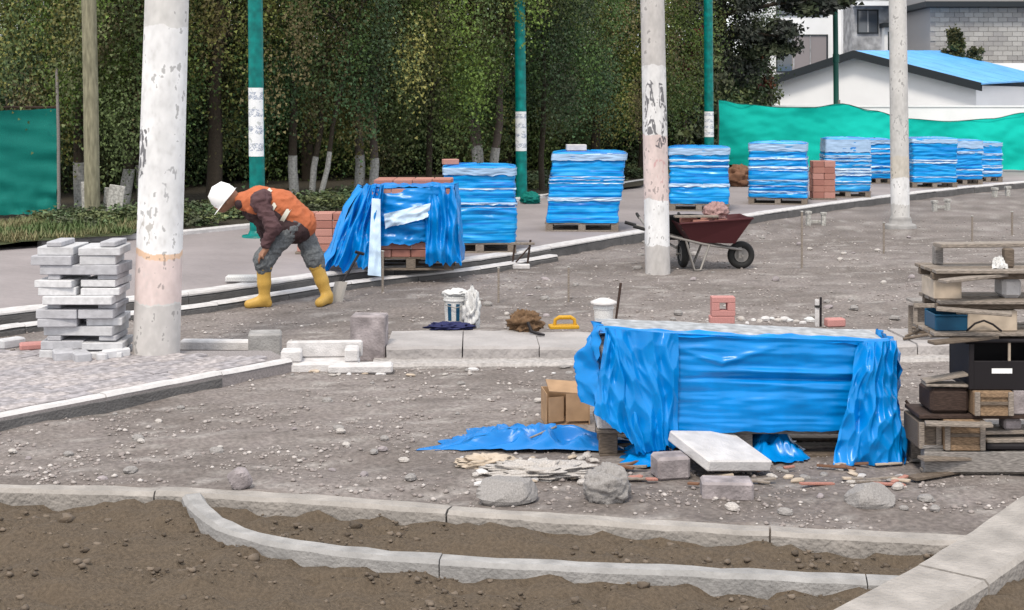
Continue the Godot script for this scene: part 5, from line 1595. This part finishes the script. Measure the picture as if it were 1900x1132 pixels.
	# blocks at the left end of the strip
	solo("concrete_block", box_mesh(Vector3(0.27, 0.20, 0.24), 0.014), M.conc, "squat grey concrete block nearest the thick white pole", "block", at(P(487, 664) + Vector3(0, -0.005, -0.12), 0.15))
	solo("concrete_block", box_mesh(Vector3(0.285, 0.375, 0.2), 0.012), M.conc_mauve, "upright mauve grey concrete block at the end of the strip", "block", at(P(683, 671) + Vector3(0, -0.005, -0.1), -0.06))
	var ch := thing("drain_channel", "pale concrete drain channel piece with a dark slot", "drain", P(590, 690) + Vector3(0, -0.005, -0.12), 0.08)
	part("base", box_mesh(Vector3(0.62, 0.075, 0.3), 0.012), M.conc_pale, ch)
	part("side", box_mesh(Vector3(0.60, 0.13, 0.06), 0.012), M.conc_pale, ch, at(Vector3(0.03, 0.076, -0.13)))
	part("side", box_mesh(Vector3(0.11, 0.10, 0.2), 0.012), M.conc_pale, ch, at(Vector3(0.25, 0.076, 0.02)))
	part("side", box_mesh(Vector3(0.16, 0.09, 0.16), 0.012), M.conc_pale, ch, at(Vector3(-0.22, 0.076, 0.02)))
	solo("kerb_piece", box_mesh(Vector3(0.5, 0.07, 0.16), 0.015), M.conc_pale, "flat pale kerb piece lying before the drain channel", "kerb piece", at(P(668, 692) + Vector3(0, -0.005, -0.05), 0.06))
	solo("kerb_piece", box_mesh(Vector3(0.62, 0.09, 0.12), 0.015), M.conc_pale, "long pale kerb piece lying between the white pole and squat block", "kerb piece", at(P(398, 654, 0.0) + Vector3(0, 0.0, -0.1), -0.05))
	solo("kerb_piece", box_mesh(Vector3(0.36, 0.07, 0.14), 0.015), M.white, "short white kerb piece on the road edge left of the worker", "kerb piece", at(P(447, 527, ROAD) + Vector3(0, 0.012, -0.1), 0.06))

# ------------------------------------------------------------------ wheelbarrows
func barrow(label: String, p: Vector3, turn: float, m: Material, heaped: bool) -> void:
	var t := thing("wheelbarrow", label, "wheelbarrow", p, turn, "wheelbarrows behind the pole")
	# tray: open tub, deeper towards the wheel (+x)
	var ring := func(w0: float, x0: float, x1: float, y0: float, y1: float) -> Array: return [Vector3(x0, y0, w0), Vector3(x1, y1, w0), Vector3(x1, y1, -w0), Vector3(x0, y0, -w0)]
	var outer: Array = ring.call(0.31, -0.42, 0.50, 0.60, 0.66)
	var bottom: Array = ring.call(0.2, -0.25, 0.30, 0.36, 0.34)
	var inner: Array = ring.call(0.295, -0.405, 0.485, 0.602, 0.662)
	var bottom2: Array = ring.call(0.19, -0.24, 0.29, 0.372, 0.352)
	var s := begin()
	var mid := Vector3(0.02, 0.5, 0)
	for k in 4:
		var k2 := (k + 1) % 4
		quad(s, bottom[k], bottom[k2], outer[k2], outer[k], mid)
		quad(s, outer[k], outer[k2], inner[k2], inner[k], mid)
		quad(s, inner[k], inner[k2], bottom2[k2], bottom2[k], mid + Vector3(0, 5, 0))
	quad(s, bottom[0], bottom[1], bottom[2], bottom[3], mid)
	quad(s, bottom2[0], bottom2[1], bottom2[2], bottom2[3], Vector3(0, -5, 0))
	part("tray", done(s), m, t)
	var rim := begin()
	tube(rim, [outer[0], outer[1], outer[2], outer[3], outer[0]], [0.014, 0.014, 0.014, 0.014, 0.014], 7)
	part("rim", done(rim), m, t)
	for sz in [-1, 1]:
		part("handle", tube_mesh([Vector3(-0.95, 0.56, sz * 0.29), Vector3(-0.6, 0.46, sz * 0.27), Vector3(-0.1, 0.335, sz * 0.2), Vector3(0.42, 0.25, sz * 0.08)], [0.016, 0.016, 0.016, 0.016], 8), M.steel, t)
		part("grip", tube_mesh([Vector3(-1.0, 0.575, sz * 0.292), Vector3(-0.86, 0.535, sz * 0.288)], [0.021, 0.021], 8), M.rubber, t)
		part("leg", tube_mesh([Vector3(-0.02, 0.33, sz * 0.19), Vector3(-0.14, 0.02, sz * 0.22), Vector3(-0.22, 0.016, sz * 0.22), Vector3(-0.33, 0.39, sz * 0.23)], [0.015, 0.015, 0.015, 0.015], 8), M.steel, t)
		part("fork", box_mesh(Vector3(0.04, 0.14, 0.006), 0.0), M.steel, t, at(Vector3(0.40, 0.14, sz * 0.07)))
	var wh := Node3D.new()
	wh.name = "wheel"
	t.add_child(wh, true)
	wh.position = Vector3(0.43, 0.175, 0)
	part("tyre", grid(28, 12, func(u, v):
		var a: float = TAU * fmod(u, 1.0)
		var b: float = TAU * fmod(v, 1.0)
		var r := 0.13 + 0.046 * cos(b)
		return Vector3(cos(a) * r, sin(a) * r, 0.046 * sin(b))), M.rubber, wh)
	var rimm := begin()
	tube(rimm, [Vector3(0, 0, -0.03), Vector3(0, 0, -0.015), Vector3(0, 0, 0.015), Vector3(0, 0, 0.03)], [0.09, 0.07, 0.07, 0.09], 20)
	part("rim", done(rimm), M.steel, wh)
	var ax := begin()
	tube(ax, [Vector3(0, 0, -0.09), Vector3(0, 0, 0.09)], [0.014, 0.014], 8)
	part("axle", done(ax), M.steel, wh)
	if heaped:
		for i in 9:
			var bp := Vector3(-0.26 + (i % 5) * 0.13, 0.50 + 0.07 * float(i / 5) + 0.02 * (i % 2), 0.05 - 0.1 * float(i % 2) + 0.12)
			solo("loaded_brick", box_mesh(Vector3(0.2, 0.07, 0.11), 0.006), M.brick[i % 3], "brick heaped in the tray of the red wheelbarrow", "brick", Transform3D(Basis(Vector3.UP, turn) * Basis(Vector3(0.3, 1, 0.2).normalized(), rng.randf_range(-0.5, 0.5)), p + Basis(Vector3.UP, turn) * bp), "bricks in the wheelbarrow")

func build_barrows() -> void:
	var p := P(1318, 504)
	p.z -= 0.25
	barrow("dark red wheelbarrow loaded with bricks beside the scribbled pole", p, 0.10, M.barrow, true)
	var p2 := P(1263, 500)
	p2.z -= 0.62
	barrow("second black wheelbarrow turned end on beside the scribbled pole", p2, -1.45, M.rubber, false)
	solo("pink_sack", lump(Vector3(0.14, 0.12, 0.1), 33, 0.5), mat(Color(0.52, 0.33, 0.32), 0.7, M.blotch, Vector3.ONE * 5.0), "pale pink bag lying on top of the loaded wheelbarrow", "bag", at(Vector3(p.x + 0.10, 0.62, p.z + 0.05)))
	solo("loose_plank", box_mesh(Vector3(0.55, 0.025, 0.1), 0.004), M.wood[1], "pale plank laid across the loaded wheelbarrow tray", "plank", at(Vector3(p.x - 0.17, 0.668, p.z + 0.2), 0.08))

# ------------------------------------------------------------------ worker
func build_worker() -> void:
	var p := P(550, 567)
	var t := thing("person", "bending worker in orange vest, white hard hat and yellow rubber boots", "person", p)
	var head := Vector3(-0.70, 1.10, 0.05)
	var neck := Vector3(-0.56, 1.08, 0.03)
	var chest := Vector3(-0.38, 1.06, 0.02)
	var mid := Vector3(-0.18, 0.99, 0.0)
	var pel := Vector3(0.0, 0.84, 0.0)
	var shn := Vector3(-0.36, 1.08, 0.19)      # shoulder on the side facing us
	var eln := Vector3(-0.19, 0.83, 0.28)
	var han := Vector3(-0.27, 0.61, 0.27)
	var shf := Vector3(-0.42, 1.06, -0.17)
	var elf := Vector3(-0.38, 0.80, -0.2)
	var haf := Vector3(-0.32, 0.60, -0.04)
	var hl := Vector3(-0.03, 0.80, 0.09); var kl := Vector3(-0.31, 0.50, 0.17); var al := Vector3(-0.305, 0.09, 0.14)
	var hr := Vector3(0.04, 0.80, -0.09); var kr := Vector3(0.17, 0.49, -0.04); var ar := Vector3(0.31, 0.09, -0.06)
	var skin := [[head + Vector3(0.02, 0.02, 0), head + Vector3(-0.05, -0.06, 0.02), 0.095, 0.075], [neck, head, 0.055, 0.06], [chest, neck, 0.11, 0.06], [pel, chest, 0.10, 0.12],
		[shn, eln, 0.045, 0.04], [eln, han, 0.037, 0.028], [shf, elf, 0.045, 0.04], [elf, haf, 0.037, 0.028],
		[hl, kl, 0.075, 0.055], [kl, al, 0.05, 0.04], [hr, kr, 0.075, 0.055], [kr, ar, 0.05, 0.04], [al, al + Vector3(-0.13, -0.04, 0.06), 0.04, 0.03], [ar, ar + Vector3(-0.08, -0.04, 0.12), 0.04, 0.03],
		[head + Vector3(-0.10, -0.055, 0.03), head + Vector3(-0.125, -0.075, 0.035), 0.018, 0.014],         # nose
		[head + Vector3(0.01, -0.02, 0.09), head + Vector3(0.015, -0.035, 0.095), 0.02, 0.014]]            # ear
	for q in [[han, Vector3(-0.04, -0.06, 0.0), Vector3(0, 0, 1)], [haf, Vector3(-0.02, -0.07, 0.01), Vector3(0, 0, 1)]]:
		var h: Vector3 = q[0]
		var dir: Vector3 = q[1]
		skin.append([h, h + dir, 0.03, 0.034])
		for f in 4:
			var o: Vector3 = h + dir * 1.1 + q[2] * (f - 1.5) * 0.019
			var l: float = [0.85, 1.0, 0.95, 0.75][f]
			var kn := o + dir.normalized() * 0.045 * l
			skin.append([o, kn, 0.0105, 0.0095])
			skin.append([kn, kn + (dir.normalized() + Vector3(0.6, -0.1, 0)).normalized() * 0.04 * l, 0.0095, 0.008])
		var th: Vector3 = h + dir * 0.45 + q[2] * 0.03
		skin.append([th, th + Vector3(-0.01, -0.035, 0.022), 0.013, 0.011])
		skin.append([th + Vector3(-0.01, -0.035, 0.022), th + Vector3(0.002, -0.065, 0.02), 0.011, 0.009])
	part("body", nets(skin, 0.010, 0.012), M.skin, t)
	part("jacket", nets([[pel + Vector3(-0.02, -0.03, 0), mid + Vector3(-0.03, -0.05, 0), 0.155, 0.17], [mid + Vector3(-0.03, -0.05, 0), chest + Vector3(-0.03, -0.05, 0), 0.17, 0.15], [chest, neck + Vector3(0.05, 0, 0), 0.14, 0.085],
		[mid + Vector3(-0.12, -0.11, 0.04), pel + Vector3(-0.13, -0.06, 0.06), 0.115, 0.12], [pel + Vector3(-0.13, -0.06, 0.06), pel + Vector3(0.02, -0.04, 0.05), 0.125, 0.14], [chest, shf, 0.12, 0.085], [shf, elf, 0.08, 0.066], [elf, haf + Vector3(0, 0.05, 0), 0.064, 0.05]], 0.015, 0.05, 0.015), M.jacket, t)
	part("vest", nets([[pel + Vector3(0.055, 0.01, 0.01), mid + Vector3(0.01, 0.035, 0), 0.155, 0.168], [mid + Vector3(0.01, 0.035, 0), chest + Vector3(0, 0.02, 0.01), 0.165, 0.152], [chest + Vector3(-0.02, 0.01, 0.03), neck + Vector3(0.03, 0.0, 0.03), 0.15, 0.10], [chest + Vector3(-0.02, -0.03, 0.05), mid + Vector3(-0.20, -0.02, 0.06), 0.12, 0.08]], 0.015, 0.05, 0.012), M.vest, t)
	part("sleeve", nets([[shn + Vector3(0.03, 0.03, -0.06), shn + Vector3(0.03, 0.02, 0), 0.105, 0.098], [shn + Vector3(0.02, 0, 0), eln, 0.095, 0.07], [eln, han + Vector3(0.0, 0.05, 0), 0.068, 0.05]], 0.012, 0.04, 0.014, Vector3(0.8, 1.4, 0.8)), M.sleeve, t)
	for q in [[0.30, 0.176], [0.62, 0.178], [0.9, 0.172]]:          # reflective strips round the vest
		var c0: Vector3 = (pel + Vector3(0.03, 0.035, 0)).lerp(chest + Vector3(0, 0.02, 0.01), q[0])
		var ax := (chest - pel).normalized()
		var e1 := Vector3(0, 0, 1)
		var e2 := ax.cross(e1).normalized()
		part("reflective_strip", grid(40, 2, func(u, v):
			var a: float = TAU * fmod(u, 1.0)
			return c0 + (e1 * sin(a) + e2 * cos(a)) * (q[1] + 0.004 * sin(a * 5.0)) + ax * (v - 0.5) * 0.045), M.reflect, t)
	part("collar", nets([[neck + Vector3(0.03, 0.02, -0.05), neck + Vector3(0.0, -0.02, 0.08), 0.05, 0.05], [neck + Vector3(0.0, -0.02, 0.08), neck + Vector3(0.02, -0.07, 0.0), 0.05, 0.04]], 0.012, 0.03), M.jacket, t)
	part("trousers", nets([[pel + Vector3(0.03, -0.02, 0.05), pel + Vector3(0.03, -0.02, -0.05), 0.12, 0.12], [hl + Vector3(-0.02, -0.02, 0), kl, 0.105, 0.098], [kl, kl + Vector3(0, -0.08, 0), 0.098, 0.085], [hr, kr, 0.11, 0.094], [kr, kr + Vector3(0.035, -0.08, 0), 0.094, 0.08]], 0.013, 0.05, 0.014, Vector3(0.8, 1.3, 0.8)), M.trouser, t)
	for q in [[kl, al, Vector3(-0.15, -0.05, 0.05)], [kr, ar, Vector3(-0.06, -0.05, 0.14)]]:
		var top: Vector3 = q[0].lerp(q[1], 0.17)
		var an: Vector3 = q[1]
		var toe: Vector3 = an + q[2]
		var heel: Vector3 = an - q[2] * Vector3(0.22, 0, 0.22) + Vector3(0, -0.05, 0)
		var bt := part("boot", nets([[top, q[0].lerp(an, 0.6), 0.078, 0.066], [q[0].lerp(an, 0.6), an, 0.066, 0.054], [an, toe, 0.052, 0.042], [an, heel, 0.05, 0.036], [toe, heel, 0.04, 0.036]], 0.011, 0.03), M.boot, t)
		part("boot_cuff", nets([[top + Vector3(0, 0.005, 0), top + Vector3(0, -0.012, 0), 0.084, 0.083]], 0.012, 0.01), M.boot, bt)
		part("sole", nets([[toe + Vector3(0, -0.035, 0), heel + Vector3(0, -0.03, 0), 0.03, 0.028]], 0.01, 0.01), M.rubber, bt)
	# hard hat, tipped forward with the head
	var tip := Basis(Vector3(0, 0, 1), 0.85) * Basis(Vector3(1, 0, 0), 0.15)
	var hat := part("hard_hat", lathe([Vector2(0.100, -0.015), Vector2(0.128, -0.01), Vector2(0.127, 0.03), Vector2(0.118, 0.075), Vector2(0.098, 0.115), Vector2(0.062, 0.142), Vector2(0.0, 0.152)], 32), M.hat, t, Transform3D(tip.scaled(Vector3(1.1, 1.1, 1.05)), head + Vector3(-0.02, 0.012, 0.01)))
	part("brim", grid(32, 3, func(u, v):
		var a: float = TAU * fmod(u, 1.0)
		var front: float = clampf(-cos(a), 0.0, 1.0)
		var r: float = lerpf(0.12, 0.142 + 0.045 * front * front, v)
		return Vector3(cos(a) * r, -0.008 - 0.015 * front * v, sin(a) * r)), M.hat, hat)
	part("ridge", tube_mesh([Vector3(-0.118, 0.05, 0), Vector3(-0.085, 0.125, 0), Vector3(0, 0.153, 0), Vector3(0.085, 0.125, 0), Vector3(0.118, 0.05, 0)], [0.012, 0.014, 0.014, 0.014, 0.012], 8), M.hat, hat)

# ------------------------------------------------------------------ small things
func build_small_things() -> void:
	# shovel leaning on the road kerb behind the worker
	var p := P(626, 560)
	var sh := thing("shovel", "black shovel leaning on the kerb beside the worker's boot", "shovel", p)
	part("handle", tube_mesh([Vector3(0.03, 0.16, -0.06), Vector3(0.13, 0.36, -0.25), Vector3(0.19, 0.47, -0.36)], [0.014, 0.014, 0.014], 8), M.black, sh)
	part("grip", tube_mesh([Vector3(0.15, 0.49, -0.34), Vector3(0.24, 0.46, -0.38)], [0.017, 0.017], 8), M.black, sh)
	part("blade", film(Vector3(-0.07, 0.0, 0.04), Vector3(0.06, 0.0, 0.05), Vector3(0.10, 0.2, -0.07), Vector3(-0.04, 0.2, -0.1), 10, 10, 0.004, 1, 1, 5, 0.02), M.steel, sh)
	# batter board
	p = P(967, 498)
	var bb := thing("batter_board", "small timber stand with a crossbar on the kerb edge", "stand", p)
	for q in [[-0.1, 0.3, 0.02], [0.09, 0.36, 0.03]]: part("stake", tube_mesh([Vector3(q[0] - 0.02, -0.02, 0), Vector3(q[0] + q[2], q[1], 0)], [0.014, 0.014], 7), M.wood_dark, bb)
	part("crossbar", box_mesh(Vector3(0.3, 0.03, 0.04), 0.004), M.wood[1], bb, at(Vector3(0.02, 0.3, 0.02)))
	part("foot_block", box_mesh(Vector3(0.22, 0.06, 0.12), 0.01), M.conc_pale, bb, at(Vector3(0.0, 0.0, 0.05)))
	part("brace", tube_mesh([Vector3(-0.12, 0.02, 0.02), Vector3(0.12, 0.29, 0.02)], [0.01, 0.01], 6), M.wood_dark, bb)
	# survey stakes with string heads on the dug ground
	var grp := "white survey stakes on the dug ground"
	for q in [[1500, 418, 0.2, 0.035], [1528, 418, 0.18, 0.035], [1734, 392, 0.16, 0.04], [1758, 390, 0.17, 0.04], [1846, 366, 0.16, 0.045], [1870, 364, 0.17, 0.045], [1488, 500, 0.72, 0.012], [1640, 470, 0.42, 0.012], [1804, 452, 0.40, 0.012], [925, 560, 0.35, 0.010], [1055, 560, 0.36, 0.010], [1878, 436, 0.36, 0.014], [710, 545, 0.46, 0.011]]:
		var base := P(q[0], q[1])
		var thin: bool = q[3] < 0.02
		var s := thing("survey_stake" if not thin else "thin_stake", "short white survey peg standing in the grey dug ground" if not thin else "thin wooden stake standing in the grey dug ground", "stake", base, rng.randf() * 0.6, grp if not thin else "thin stakes on the dug ground")
		part("shaft", box_mesh(Vector3(q[3] * 2.0, q[2] + 0.03, q[3] * 2.0), 0.004), M.lime if not thin else M.wood[1], s, at(Vector3(0, -0.03, 0)))
		part("head", box_mesh(Vector3(q[3] * 2.6, q[3] * 1.2, q[3] * 2.6), 0.003), M.lime, s, at(Vector3(0, q[2] + 0.001, 0)))
	# low white rail with two legs, far right
	for q in [[1735, 1762, 388], [1500, 1530, 416]]:
		solo("survey_rail", box_mesh(Vector3((q[1] - q[0]) / FL * -P(q[0], q[2]).z, 0.05, 0.04), 0.005), M.lime, "white board nailed between two short survey pegs", "board", at(P((q[0] + q[1]) * 0.5, q[2]) + Vector3(0, 0.02, 0.05)), "boards between survey pegs")
	# green rag at the foot of the teal pole
	solo("green_bag", lump(Vector3(0.17, 0.12, 0.14), 44, 0.6), M.net_dark, "crumpled green net bag at the foot of the middle teal pole", "bag", at(P(984, 378, ROAD)))
	# dark clutter behind the grey pole row, by the fence foot
	solo("brick_heap", lump(Vector3(0.35, 0.26, 0.25), 45, 0.5), M.card_dark, "dark brown heap at the foot of the green fence", "heap", at(P(1372, 346, ROAD)))
	# leaning slab, its block and the rest of the foreground rubble
	var sl := begin()
	box(sl, Vector3.ZERO, Vector3(0.44, 0.065, 0.42), Basis(Vector3.UP, 0.45) * Basis(Vector3.RIGHT, 0.20) * Basis(Vector3.BACK, -0.12), 0.008)
	solo("leaning_slab", done(sl), M.conc_pale, "square pale concrete slab tilted on a block before the blue pallet", "concrete slab", at(P(1336, 872) + Vector3(0, 0.105, -0.02)))
	solo("support_block", box_mesh(Vector3(0.27, 0.10, 0.16), 0.012), M.conc_mauve, "pale block standing in front of the tilted slab", "block", at(P(1352, 929) + Vector3(0, -0.005, -0.07), -0.05))
	solo("support_block", box_mesh(Vector3(0.19, 0.13, 0.16), 0.016), M.conc_mauve, "mauve grey block under the left corner of the tilted slab", "block", at(P(1246, 889) + Vector3(0, -0.005, -0.06), 0.2))
	solo("cobble", stone_mesh(Vector3(0.125, 0.105, 0.12), 61, 60, 40, 0.28), M.stone, "round knobbly concrete lump near the front kerb", "stone", at(P(1128, 938) + Vector3(0, 0.085, -0.08)))
	solo("concrete_chunk", chunk_mesh(Vector3(0.17, 0.10, 0.14), 62, 12, 30, 18), M.stone, "flat concrete chunk by the front kerb, left of the lump", "chunk", at(P(940, 938) + Vector3(0, 0.05, -0.08)))
	solo("concrete_chunk", chunk_mesh(Vector3(0.075, 0.07, 0.075), 63, 10, 20, 12), M.conc_mauve, "small mauve stone resting on the front kerb", "stone", at(P(443, 908) + Vector3(0, 0.05, 0.0)))
	solo("concrete_chunk", chunk_mesh(Vector3(0.18, 0.08, 0.12), 64, 12, 30, 18), M.stone, "half buried grey chunk right of the pale block", "chunk", at(P(1615, 940) + Vector3(0, 0.03, -0.05)))
	solo("paper_sack", lump(Vector3(0.27, 0.04, 0.12), 66, 0.8), M.stone_pale, "flattened torn white paper sack on the rubble", "sack", at(P(1000, 884)))
	solo("paper_sack", lump(Vector3(0.15, 0.035, 0.09), 67, 0.8), M.card_pale, "small torn paper piece beside the flattened sack", "paper", at(P(905, 868)))
	# carton left of the blue pallet
	p = P(1050, 790)
	var cb := thing("open_carton", "brown open cardboard carton left of the blue pallet", "box", p + Vector3(0, 0, -0.12), 0.12)
	part("front", box_mesh(Vector3(0.15, 0.18, 0.006), 0.0), M.card, cb, at(Vector3(0.06, 0.03, 0.125)))
	part("front_flap", box_mesh(Vector3(0.11, 0.16, 0.006), 0.0), M.card, cb, at(Vector3(-0.08, 0.03, 0.13), 0.35))
	part("side", box_mesh(Vector3(0.006, 0.21, 0.25), 0.0), M.card, cb, at(Vector3(-0.14, 0, 0)))
	part("side", box_mesh(Vector3(0.006, 0.21, 0.25), 0.0), M.card, cb, at(Vector3(0.14, 0, 0)))
	part("back", box_mesh(Vector3(0.274, 0.21, 0.006), 0.0), M.card, cb, at(Vector3(0, 0, -0.12)))
	part("bottom", box_mesh(Vector3(0.27, 0.006, 0.24), 0.0), M.card, cb, at(Vector3(0, 0.004, 0)))
	var fp := begin()
	box(fp, Vector3.ZERO, Vector3(0.29, 0.006, 0.18), Basis(Vector3.RIGHT, 0.25) * Basis(Vector3.BACK, -0.1))
	part("top_flap", done(fp), M.card, cb, at(Vector3(0.02, 0.235, 0.04)))
	# sticks and laths
	var sg := "sticks and laths on the ground"
	for i in 40:
		var px := rng.randf_range(880, 1660)
		var py := rng.randf_range(862, 905)
		if i < 5: px = rng.randf_range(1560, 1680)
		var q := P(px, py)
		var l := rng.randf_range(0.06, 0.22)
		var s := begin()
		box(s, Vector3(0, 0.012, 0), Vector3(l, 0.012, rng.randf_range(0.015, 0.035)), Basis(Vector3.BACK, rng.randf_range(-0.12, 0.12)), 0.002)
		solo("lath", done(s), [M.wood[1], M.card_pale, M.card_dark, M.brick[0]][i % 4], "short splintered lath on the ground before the blue pallet", "lath", at(q + Vector3(0, 0.006, 0), rng.randf_range(-0.7, 0.7)), sg)
	solo("thin_lath", tube_mesh([Vector3(0, 0.012, 0), Vector3(0.28, 0.1, -0.14)], [0.007, 0.007], 6), M.wood_grey, "thin grey lath sticking out of the blue film strip", "lath", at(P(948, 832)))
	var br := thing("dark_branch", "dark branch between the blue pallet and the clutter stack", "branch", P(1712, 792))
	part("stem", tube_mesh([Vector3(0.02, 0.0, 0), Vector3(-0.03, 0.07, 0.01), Vector3(-0.11, 0.17, 0)], [0.016, 0.014, 0.009], 7), M.wood_dark, br)
	# pale chips and broken crumbs of slab round the front pallet and along the strip
	var chips := []
	for i in 6: chips.append(chunk_mesh(Vector3(1.5, 0.5, 1.0), 850 + i, 7, 8, 5))
	for i in 95:
		var on := i >= 60
		var q := P(rng.randf_range(860, 1110), rng.randf_range(848, 900))
		if i >= 38: q = P(rng.randf_range(1410, 1680), rng.randf_range(866, 910))
		if on: q = P(rng.randf_range(520, 1090), rng.randf_range(674, 700))
		var r := rng.randf_range(0.012, 0.034)
		solo("chip", chips[i % 6], [M.stone_pale, M.conc_pale, M.card_pale, M.stone][i % 4], "pale broken chip on the ground at the foot of the concrete strip" if on else "pale broken chip strewn before the blue pallet", "chip", Transform3D(Basis(Vector3.UP, rng.randf() * TAU).scaled(Vector3.ONE * r), q + Vector3(0, ground_h(q.x, q.z) + r * 0.25, 0)), "chips along the strip" if on else "chips before the blue pallet")
	# loose stones
	var meshes := []
	for i in 8: meshes.append(chunk_mesh(Vector3(1.45, 0.8, 1.1), 800 + i, 8, 8, 5))
	for i in 150:
		var px := rng.randf_range(-20, 1920)
		var py := rng.randf_range(700, 960)
		if i >= 95: py = rng.randf_range(430, 600); 
		if i >= 95: px = rng.randf_range(760, 1880)
		var q := P(px, py)
		if -q.z < front_line(q.x) + 0.25: continue
		var edge := 772.0 - px * 0.19
		if px < 600 and py < edge + 25: continue
		if py > 780 and py < 870 and px > 1090 and px < 1680: continue
		if py < 780 and py > 630 and px > 1070 and px < 1700: continue
		if py < 600 and py > 595: continue
		var r := rng.randf_range(0.014, 0.036) * (1.0 if i < 95 else 1.3)
		solo("stone", meshes[i % 8], [M.stone_pale, M.stone, M.stone, M.conc_mauve][i % 4], "small loose stone on the grey dug ground", "stone", Transform3D(Basis(Vector3.UP, rng.randf() * TAU).scaled(Vector3.ONE * r), q + Vector3(0, ground_h(q.x, q.z) + r * 0.35, 0)), "loose stones on the dug ground")

func build_gravel() -> void:
	for bed in 2:
		var mm := MultiMesh.new()
		mm.transform_format = MultiMesh.TRANSFORM_3D
		mm.use_colors = true
		mm.mesh = stone_mesh(Vector3(1.3, 0.6, 1.0), 900 + bed, 6, 4, 0.75)
		var xf := []
		var g := RandomNumberGenerator.new()
		g.seed = 31 + bed
		var n := 22000 if bed == 0 else 6000
		var tries := 0
		while xf.size() < n and tries < n * 6:
			tries += 1
			var d := 5.2 + 20.0 * pow(g.randf(), 1.7)
			var half := d * 0.40 + 0.3
			var x := g.randf_range(-half, half)
			var soil: bool = d < front_line(x) - 0.02
			if soil != (bed == 1): continue
			if not soil and d < front_line(x) + 0.17: continue
			var h := ground_h(x, -d)
			if soil: h = -0.05 + 0.06 * nz.get_noise_2d(x * 4.0, d * 5.0) + 0.045 * nz.get_noise_2d(x * 17.0, d * 17.0 + 40.0)
			var dens := nz.get_noise_2d(x * 3.0 + 90.0, d * 5.0)
			if g.randf() > 0.3 + 1.2 * dens: continue
			var r := 0.004 + 0.013 * pow(g.randf(), 4.0)
			if soil: r *= (1.2 if g.randf() < 0.96 else 2.6)
			xf.append([Transform3D(Basis(Vector3.UP, g.randf() * TAU).scaled(Vector3.ONE * r), Vector3(x, h + r * 0.3, -d)), soil])
		mm.instance_count = xf.size()
		for i in xf.size():
			mm.set_instance_transform(i, xf[i][0])
			var c := Color(0.24, 0.21, 0.20).lerp(Color(0.50, 0.465, 0.445), pow(g.randf(), 4.0)) if bed == 0 else Color(0.07, 0.055, 0.042).lerp(Color(0.17, 0.135, 0.105), g.randf())
			mm.set_instance_color(i, c)
		var o := MultiMeshInstance3D.new()
		o.name = numbered("gravel" if bed == 0 else "soil_crumbs")
		o.multimesh = mm
		o.material_override = M.gravel
		add_child(o)
		metas(o, "fine pale gravel strewn over the grey dug ground" if bed == 0 else "dark brown soil crumbs in the planting bed", "gravel" if bed == 0 else "soil", "", "stuff")
